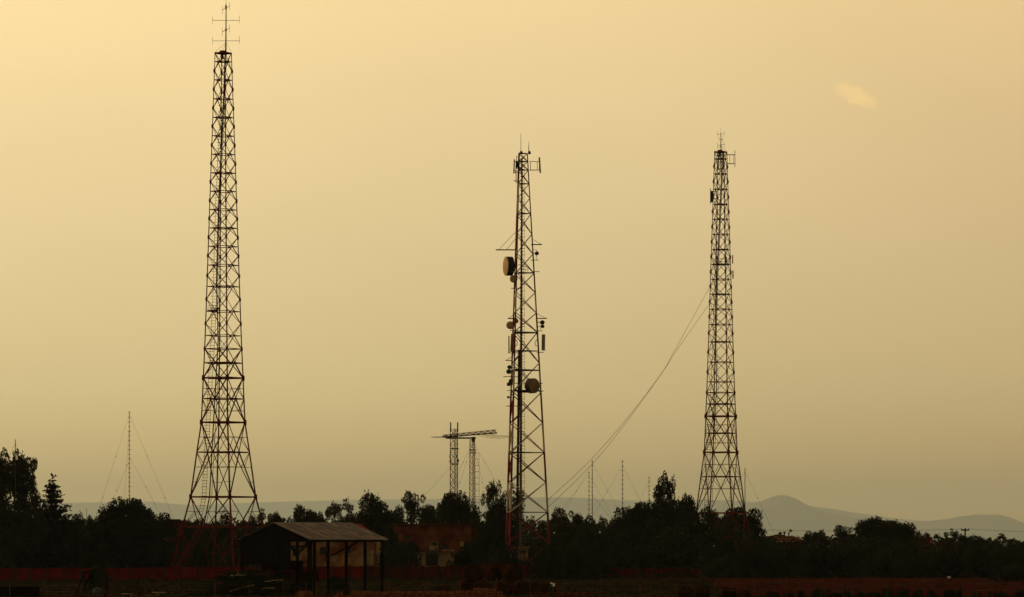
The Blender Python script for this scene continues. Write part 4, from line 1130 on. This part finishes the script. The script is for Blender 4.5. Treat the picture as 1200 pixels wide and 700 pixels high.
# roof sheets, each corrugated
ov = .35; slope = math.atan2(RID - EAVE, WB / 2); SL = (WB / 2 + ov) / math.cos(slope)
nsh = 9; SW = (LB + .7) / nsh
ms = MB(); nc = 18
for j in (0, 1):
    for i in range(nc + 1):
        ms.v.append((j * SL, i / nc * (SW + .04), .045 * math.cos(i / nc * 6 * 2 * math.pi) / 1.0))
for i in range(nc): ms.f.append((i, i + 1, i + nc + 2, i + nc + 1))
sheet = ms.mesh('roof_sheet', M['roof'])
rr = random.Random(4)
for side in (0, 1):
    for i in range(nsh):
        o = bpy.data.objects.new('roof_sheet', sheet); COL.objects.link(o); o.parent = barn
        ex = (U if side == 0 else -U) * math.cos(slope) + Vector((0, 0, math.sin(slope)))
        ey = Vv; ez = ex.cross(ey)
        if ez.z < 0: ez = -ez
        st = B(-ov if side == 0 else WB + ov, -.35 + i * SW, EAVE - math.tan(slope) * ov + .07 + .012 * (i % 2) + rr.uniform(0, .01)) - Nn
        Mx = Matrix((ex, ey, ez)).transposed().to_4x4(); Mx.translation = st
        o.matrix_local = Mx
# gable boards
nb = 30
for i in range(nb):
    u0 = WB * i / nb + .02; u1 = WB * (i + 1) / nb - .02; uc = (u0 + u1) / 2
    zt = EAVE + (RID - EAVE) * (1 - abs(uc - WB / 2) / (WB / 2)) - .03
    zb = EAVE - .2 if uc < WB * .27 else 2.45 + .08 * math.sin(i * 2.3)
    c = B(uc, -.08, (zt + zb) / 2)
    block(c, (u1 - u0, .04, zt - zb), 'timber', barn, 'gable_board', math.atan2(U.y, U.x))
m = MB(); 
for k in range(7):
    m.box(B(WB * .72 + rr.uniform(-1.4, 1.4), LB * .5 + rr.uniform(-2.6, 2.6), .55 + .9 * (k % 3)), (1.9, 1.1, .85), rr.uniform(-.2, .9))
hay = build_thing(m, 'straw_stack', M['bale'], 'dark stack of bales inside the back of the open barn', 'bale stack')

# ------------------------------------------------------------------ farmyard in front
random.seed(9)
# wire fence of thin stakes: one thing
wf = thing('stake_fence', P(600, 0, 292) * 1.0, 'sagging wire fence on thin weathered stakes along the bottom of the picture', 'fence')
wf.location.z = 0
sx = [12, 47, 86, 128, 170, 211, 252, 292, 332, 371, 412, 455, 498, 539, 581, 622, 655, 705, 750, 794, 838, 883, 922, 962, 988, 1040, 1083, 1145, 1163, 1208]
prev = None
for i, x in enumerate(sx):
    D = 292 + 3 * math.sin(i * 1.7)
    tp = random.uniform(677, 683) if x != 581 else 678
    w = .17 if x == 581 else random.uniform(.06, .10)
    a = P(x, 0, D); a.z = -.2; b = P(x + random.uniform(-1.5, 1.5), tp, D)
    bar(a, b, w, 'stake', wf, 'stake', 'tube')
    if prev is not None:
        for f in (.55, .85):
            m = MB(); m.tube(sag(prev[0].lerp(prev[1], f), a.lerp(b, f), .05, 4), .006, 3); m.build('wire', M['wire'], wf)
    prev = (a, b)
# rubble wall at the bottom
rwD = 298
rw = thing('rubble_wall', P(489, 0, rwD), 'low ruined wall of pale-topped rough blocks at the bottom centre-left', 'wall'); rw.location.z = 0
def rough_block(seed):
    r = np.random.RandomState(seed); b = MB(); b.box((0, 0, 0), (1, 1, 1))
    # a cut block with chipped corners: 3x3 top grid
    v = []; f = []
    for z in (-.5, 0, .5):
        for j in range(3):
            for i in range(4):
                k = 1.0 if z < .5 else .93
                v.append(((i / 3 - .5) * k + r.uniform(-.03, .03), (j / 2 - .5) * k + r.uniform(-.04, .04), z + r.uniform(-.06, .06)))
    def ix(z, j, i): return z * 12 + j * 4 + i
    for z in (0, 1):
        for i in range(3):
            f.append((ix(z, 0, i), ix(z, 0, i + 1), ix(z + 1, 0, i + 1), ix(z + 1, 0, i))); f.append((ix(z, 2, i + 1), ix(z, 2, i), ix(z + 1, 2, i), ix(z + 1, 2, i + 1)))
        for j in range(2):
            f.append((ix(z, j + 1, 0), ix(z, j, 0), ix(z + 1, j, 0), ix(z + 1, j + 1, 0))); f.append((ix(z, j, 3), ix(z, j + 1, 3), ix(z + 1, j + 1, 3), ix(z + 1, j, 3)))
    for j in range(2):
        for i in range(3): f.append((ix(2, j, i), ix(2, j, i + 1), ix(2, j + 1, i + 1), ix(2, j + 1, i))); f.append((ix(0, j + 1, i), ix(0, j + 1, i + 1), ix(0, j, i + 1), ix(0, j, i)))
    m_ = MB(); m_.add(v, f); return m_.mesh('stone', M['stone'])
RB = [rough_block(s) for s in range(5)]
def put(me, name, parent, c, size, rz=0.0):
    o = bpy.data.objects.new(name, me); COL.objects.link(o); o.parent = parent
    o.location = Vector(c) - Vector(parent.location); o.scale = size; o.rotation_euler = (random.uniform(-.04, .04), random.uniform(-.03, .03), rz)
    return o
k = rwD / F
for row in range(2):
    x = 391 + row * 3
    while x < 588:
        w = random.uniform(6.5, 12); h = .29 + random.uniform(-.015, .03)
        if row == 0 or random.random() < .97:
            put(random.choice(RB), 'stone', rw, (P(x + w / 2, 0, rwD).x, rwD + random.uniform(-.04, .04), -.06 + h * (row + .5) + .0), (w * k - .03, .5, h), random.uniform(-.05, .05))
        x += w
for (x, w, h) in ((559, 9, .26), (568, 9, .22), (578, 9, .18)):
    put(RB[int(x) % 5], 'stone', rw, (P(x, 0, rwD).x, rwD + .02, .52 + h / 2), (w * k, .42, h), .1)
# rounded block at x 346-366
m = MB(); c = P(356, 0, 300)
n = 14
pr = [(-.66, 0), (-.66, .22), (-.60, .38), (-.48, .47), (-.3, .50), (0, .52), (.3, .50), (.55, .49), (.64, .44), (.66, .2), (.66, 0)]
v = []
for y in (-.4, .4):
    for (a, b) in pr: v.append((c.x + a, c.y + y, b * 1.02))
nn = len(pr); f = [tuple(range(nn)), tuple(reversed(range(nn, 2 * nn)))] + [(i + nn, i + 1 + nn, i + 1, i) for i in range(nn - 1)]
m.add(v, f); build_thing(m, 'stone_trough', M['stone'], 'round-shouldered reddish block at the bottom, in front of the barn', 'stone block')
# round straw bales
def bale(px, py, r_px, D, label, ang=0.35, group='round straw bales'):
    kk = D / F; r = r_px * kk; c = P(px, py, D)
    d = Vector((math.sin(ang), math.cos(ang), 0)); n = 22
    m = MB()
    x = d.cross(Vector((0, 0, 1))); up = Vector((0, 0, 1))
    rn_ = np.random.RandomState(int(px * 7 + py))
    prof = [(-.62, .0), (-.60, .55), (-.56, .93), (-.48, 1.0), (-.2, 1.02), (.1, 1.01), (.48, 1.0), (.56, .93), (.6, .5), (.62, 0)]
    for (t_, q) in prof:
        for i in range(n):
            a = i / n * 6.2832; rr_ = r * max(q, .02) * (1 + rn_.uniform(-.02, .02))
            sq = 1 - .06 * max(0, -math.sin(a))
            m.v.append(tuple(c + d * t_ + (x * math.cos(a) + up * math.sin(a) * sq) * rr_))
    for j in range(len(prof) - 1):
        for i in range(n): a = j * n + i; b = j * n + (i + 1) % n; m.f.append((a, b, b + n, a + n))
    return build_thing(m, 'round_bale', M['bale'], label, 'bale', group)
D = 318
bale(566, 690, 9.8, D - 2, 'round bale in the bottom row, just left of the thick stake', .2)
bale(546, 688, 9.6, D + 1, 'leftmost big round bale of the bottom row', -.5)
bale(590, 691, 9.8, D - 1, 'round bale in the bottom row behind the thick stake', .3)
bale(612, 690, 10.2, D, 'round bale in the bottom row, second from the right of the heap', -.2)
bale(556, 672, 10.5, D + 2, 'round bale on top of the heap at its left', .15)
bale(578, 671, 10.2, D + 4, 'round bale on top at the middle of the heap, its top seen above the fence', .9)
bale(601, 673, 11.2, D + 2, 'round bale on top of the heap at its right', -.3)
bale(521, 692, 6.6, D - 6, 'small dark round bale lying apart, left of the heap', .1)
bale(632, 690, 9, D + 3, 'slumped dark bale at the right end of the heap', .5)
bale(804, 695, 8.8, 302, 'dark bale left of the pale rolled bale at the lower right', .1, 'bales along the lower right')
bale(823, 693.6, 7.4, 303, 'pale side-lit rolled bale at the lower right', 1.5, 'bales along the lower right')
bale(853, 694.6, 7.2, 303, 'reddish rolled bale right of the pale one', 1.3, 'bales along the lower right')
bale(872, 697, 7.0, 302, 'small dark bale, last of the row at the lower right', .2, 'bales along the lower right')
# brush heap with sticks
bh = thing('brush_heap', P(278, 0, 312), 'sprawling black heap of brushwood with a few pale sticks, left of the barn', 'brushwood heap'); bh.location.z = 0
rg = np.random.RandomState(31); n = 7000
px = rg.normal(0, 1, n); hx = 283 + px * 24; hh = np.interp(hx, [215, 240, 262, 300, 318, 345, 360], [.15, .8, 1.9, 2.1, 1.7, 1.1, .2])
V = leaves(np.stack([(hx - 600) / F * 312, 312 + rg.normal(0, .9, n), hh * rg.rand(n)], 1), 0, .13, rg)
V -= np.array(bh.location)
o = bpy.data.objects.new('twigs', leaf_mesh('twigs', V, M['leaf'])); COL.objects.link(o); o.parent = bh; o['kind'] = 'stuff'
for i in range(16):
    m = MB(); x = random.uniform(240, 335); y = random.uniform(668, 692); a = P(x, y, 310.6); d = Vector((random.uniform(-1.2, 1.2), random.uniform(-.4, .4), random.uniform(-.35, .35)))
    m.tube([a - d * .6, a + Vector((0, 0, .04)), a + d * .6], [.04, .035, .02], 5); m.build('branch', M['stake'] if i % 3 else M['straw'], bh)
# left yard things
lp = thing('log_stack', P(20, 0, 303), 'long low stack of black logs in the bottom left corner', 'log stack'); lp.location.z = 0
for row in range(3):
    for j in range(4 - row):
        for half in range(2):
            m = MB(); x0 = -12 + half * 30 + random.uniform(-1, 1); a = P(x0, 0, 303 + j * .34 + row * .17); a.z = .15 + row * .27
            m.tube([a, a + Vector((29 * 303 / F, random.uniform(-.03, .03), 0))], [.16, .14], 9); m.build('log', M['timber'], lp)
tf = thing('pole_tripod', P(86, 0, 305), 'rough tripod of thin poles near the bottom left', 'pole tripod'); tf.location.z = 0
for (x, D_, z) in ((74, 304.4, 0), (86, 306, 0), (101, 304.6, 0)):
    a = P(x, 0, D_); a.z = 0; bar(a, P(86 + (x - 86) * .06, 684, 305), .08, 'stake', tf, 'pole', 'tube')
fr = thing('timber_frame', P(98, 0, 330), 'leaning dark timber trestle in front of the fence at the left', 'trestle'); fr.location.z = 0
for (xa, xb) in ((90, 99), (97, 106), (102, 109)):
    a = P(xa, 0, 330); a.z = 0; bar(a, P(xb, 671, 331), .11, 'timber', fr, 'leg', 'box'); a = P(xb + 1, 0, 332); a.z = 0; bar(a, P(xb, 671, 331), .09, 'timber', fr, 'leg', 'box')
bar(P(97, 671.5, 331), P(113, 669, 331), .14, 'timber', fr, 'rail', 'box')
T('bush', 116, 664, 13, 335, 'bush', 'black bush in front of the fence beside the trestle, left', GB, cat='bush')
T('bush', 398, 676, 12, 335, 'bush', 'black bush inside the barn between its posts', GB, cat='bush')
T('bush', 345, 688, 9, 330, 'bush', 'black clump under the barn gable', GB, cat='bush')
m = MB(); c = P(114, 0, 304)
v, f = [], []; n = 14
for (q, z) in ((1, 0), (1.02, .15), (.9, .3), (.55, .4), (.1, .43)):
    for i in range(n): a = i / n * 6.2832; v.append((c.x + .40 * q * math.cos(a), c.y + .3 * q * math.sin(a), .34 + z))
for j in range(4):
    for i in range(n): a = j * n + i; b = j * n + (i + 1) % n; f.append((a, b, b + n, a + n))
m.add(v, f); m.box((c.x, c.y, .17), (.5, .4, .36)); build_thing(m, 'grey_basin', M['grey'], 'upturned grey basin on a block near the bottom left', 'basin', smooth=False)
m = MB(); c = P(124.5, 0, 300); m.tube([(c.x, c.y, 0), (c.x, c.y, .8), (c.x + .02, c.y, 1.35), (c.x, c.y, 1.6)], [.30, .2, .1, .05], 9); build_thing(m, 'tree_stump', M['bale'], 'tapering broken stump right of the grey basin', 'stump')
m = MB(); c = P(163.5, 696, 305); m.tube([(c.x, c.y, 0), (c.x, c.y, .1), (c.x, c.y, .45)], [.16, .17, .21], 12); build_thing(m, 'bucket', M['clay'], 'red bucket on the ground near the bottom left', 'bucket')
pb = thing('plank_pile', P(178, 0, 308), 'scatter of pale planks beside the red bucket', 'planks'); pb.location.z = 0
for i, (x0, x1, y) in enumerate([(170, 183, 698), (178, 194, 687.5), (142, 156, 691.5), (183, 186, 694), (150, 163, 697)]):
    a, b = P(x0, y, 308), P(x1, y, 308); m = MB(); m.box(((a.x + b.x) / 2, 308 + i * .15, max(.06, a.z * .4) ), (b.x - a.x, .22, .07), .15 * (i - 2)); m.build('plank', M['straw'], pb)
# little metal trough on legs
tb = thing('feed_trough', P(645, 0, 322), 'small trough with a bright tilted metal lid, right of the bale heap', 'trough'); tb.location.z = 0
m = MB(); m.box(P(647.5, 685.2, 322), (.40, .5, .035), 0, Matrix.Rotation(.22, 3, 'Y') @ Matrix.Rotation(.5, 3, 'X')); m.build('lid', M['sheet'], tb)
m = MB(); m.box(P(641.5, 685.5, 322), (.85, .5, .12)); m.build('tray', M['timber'], tb)
for x in (637, 645.5, 650.5):
    a = P(x, 0, 322); a.z = 0; bar(a, P(x, 686, 322), .1, 'timber', tb, 'leg', 'box')
# row of clay ridge tiles
tm = MB(); n = 9; v = []
for y in (-.5, .5):
    for i in range(n): a = math.pi * i / (n - 1); v.append((math.cos(a) * .27, y * .8, math.sin(a) * .24))
    for i in range(n): a = math.pi * i / (n - 1); v.append((math.cos(a) * .235, y * .8, math.sin(a) * .205))
for i in range(n - 1):
    tm.f += [(i, i + 1, i + 1 + 2 * n, i + 2 * n), (i + n, i + 3 * n, i + 1 + 3 * n, i + 1 + n), (i, i + n, i + 1 + n, i + 1), (i + 2 * n, i + 1 + 2 * n, i + 1 + 3 * n, i + 3 * n)]
tm.v = v; tme = tm.mesh('ridge_tile', M['clay'])
for i in range(10):
    o = bpy.data.objects.new('ridge_tile', tme); COL.objects.link(o); c = P(626 + i * 8.6, 0, 300); o.location = (c.x, 300 + random.uniform(-.1, .1), .0); o.rotation_euler = (0, 0, random.uniform(-.1, .1)); o.scale = (1, 1, 1.9)
    tag(o, 'arched red clay ridge tile in the row at the bottom, beside the bale heap', 'ridge tile', 'row of clay ridge tiles')
# vines along the bottom right
for i, x in enumerate(range(906, 1215, 17)):
    T('vine_bush', x + random.uniform(-3, 3), random.uniform(690, 694.5), random.uniform(6, 9), 300, 'bush', 'small dark vine in the row along the bottom right of the field', 'vines along the bottom right', cat='bush')

# ------------------------------------------------------------------ haze
HAZE = 2.1e-5
hm = bpy.data.materials.new('haze_air'); hm.use_nodes = True
t_ = hm.node_tree; t_.nodes.clear()
ho = t_.nodes.new('ShaderNodeOutputMaterial'); pv = t_.nodes.new('ShaderNodeVolumePrincipled')
pv.inputs['Color'].default_value = (0.86, 1.0, 1.0, 1)
pv.inputs['Density'].default_value = HAZE
pv.inputs['Anisotropy'].default_value = 0.55
t_.links.new(pv.outputs[0], ho.inputs['Volume'])
m = MB(); m.box((0, 44000, (1500 - 3) / 2), (190000, 102000, 1503)); hz = m.build('haze', hm, kind='stuff')
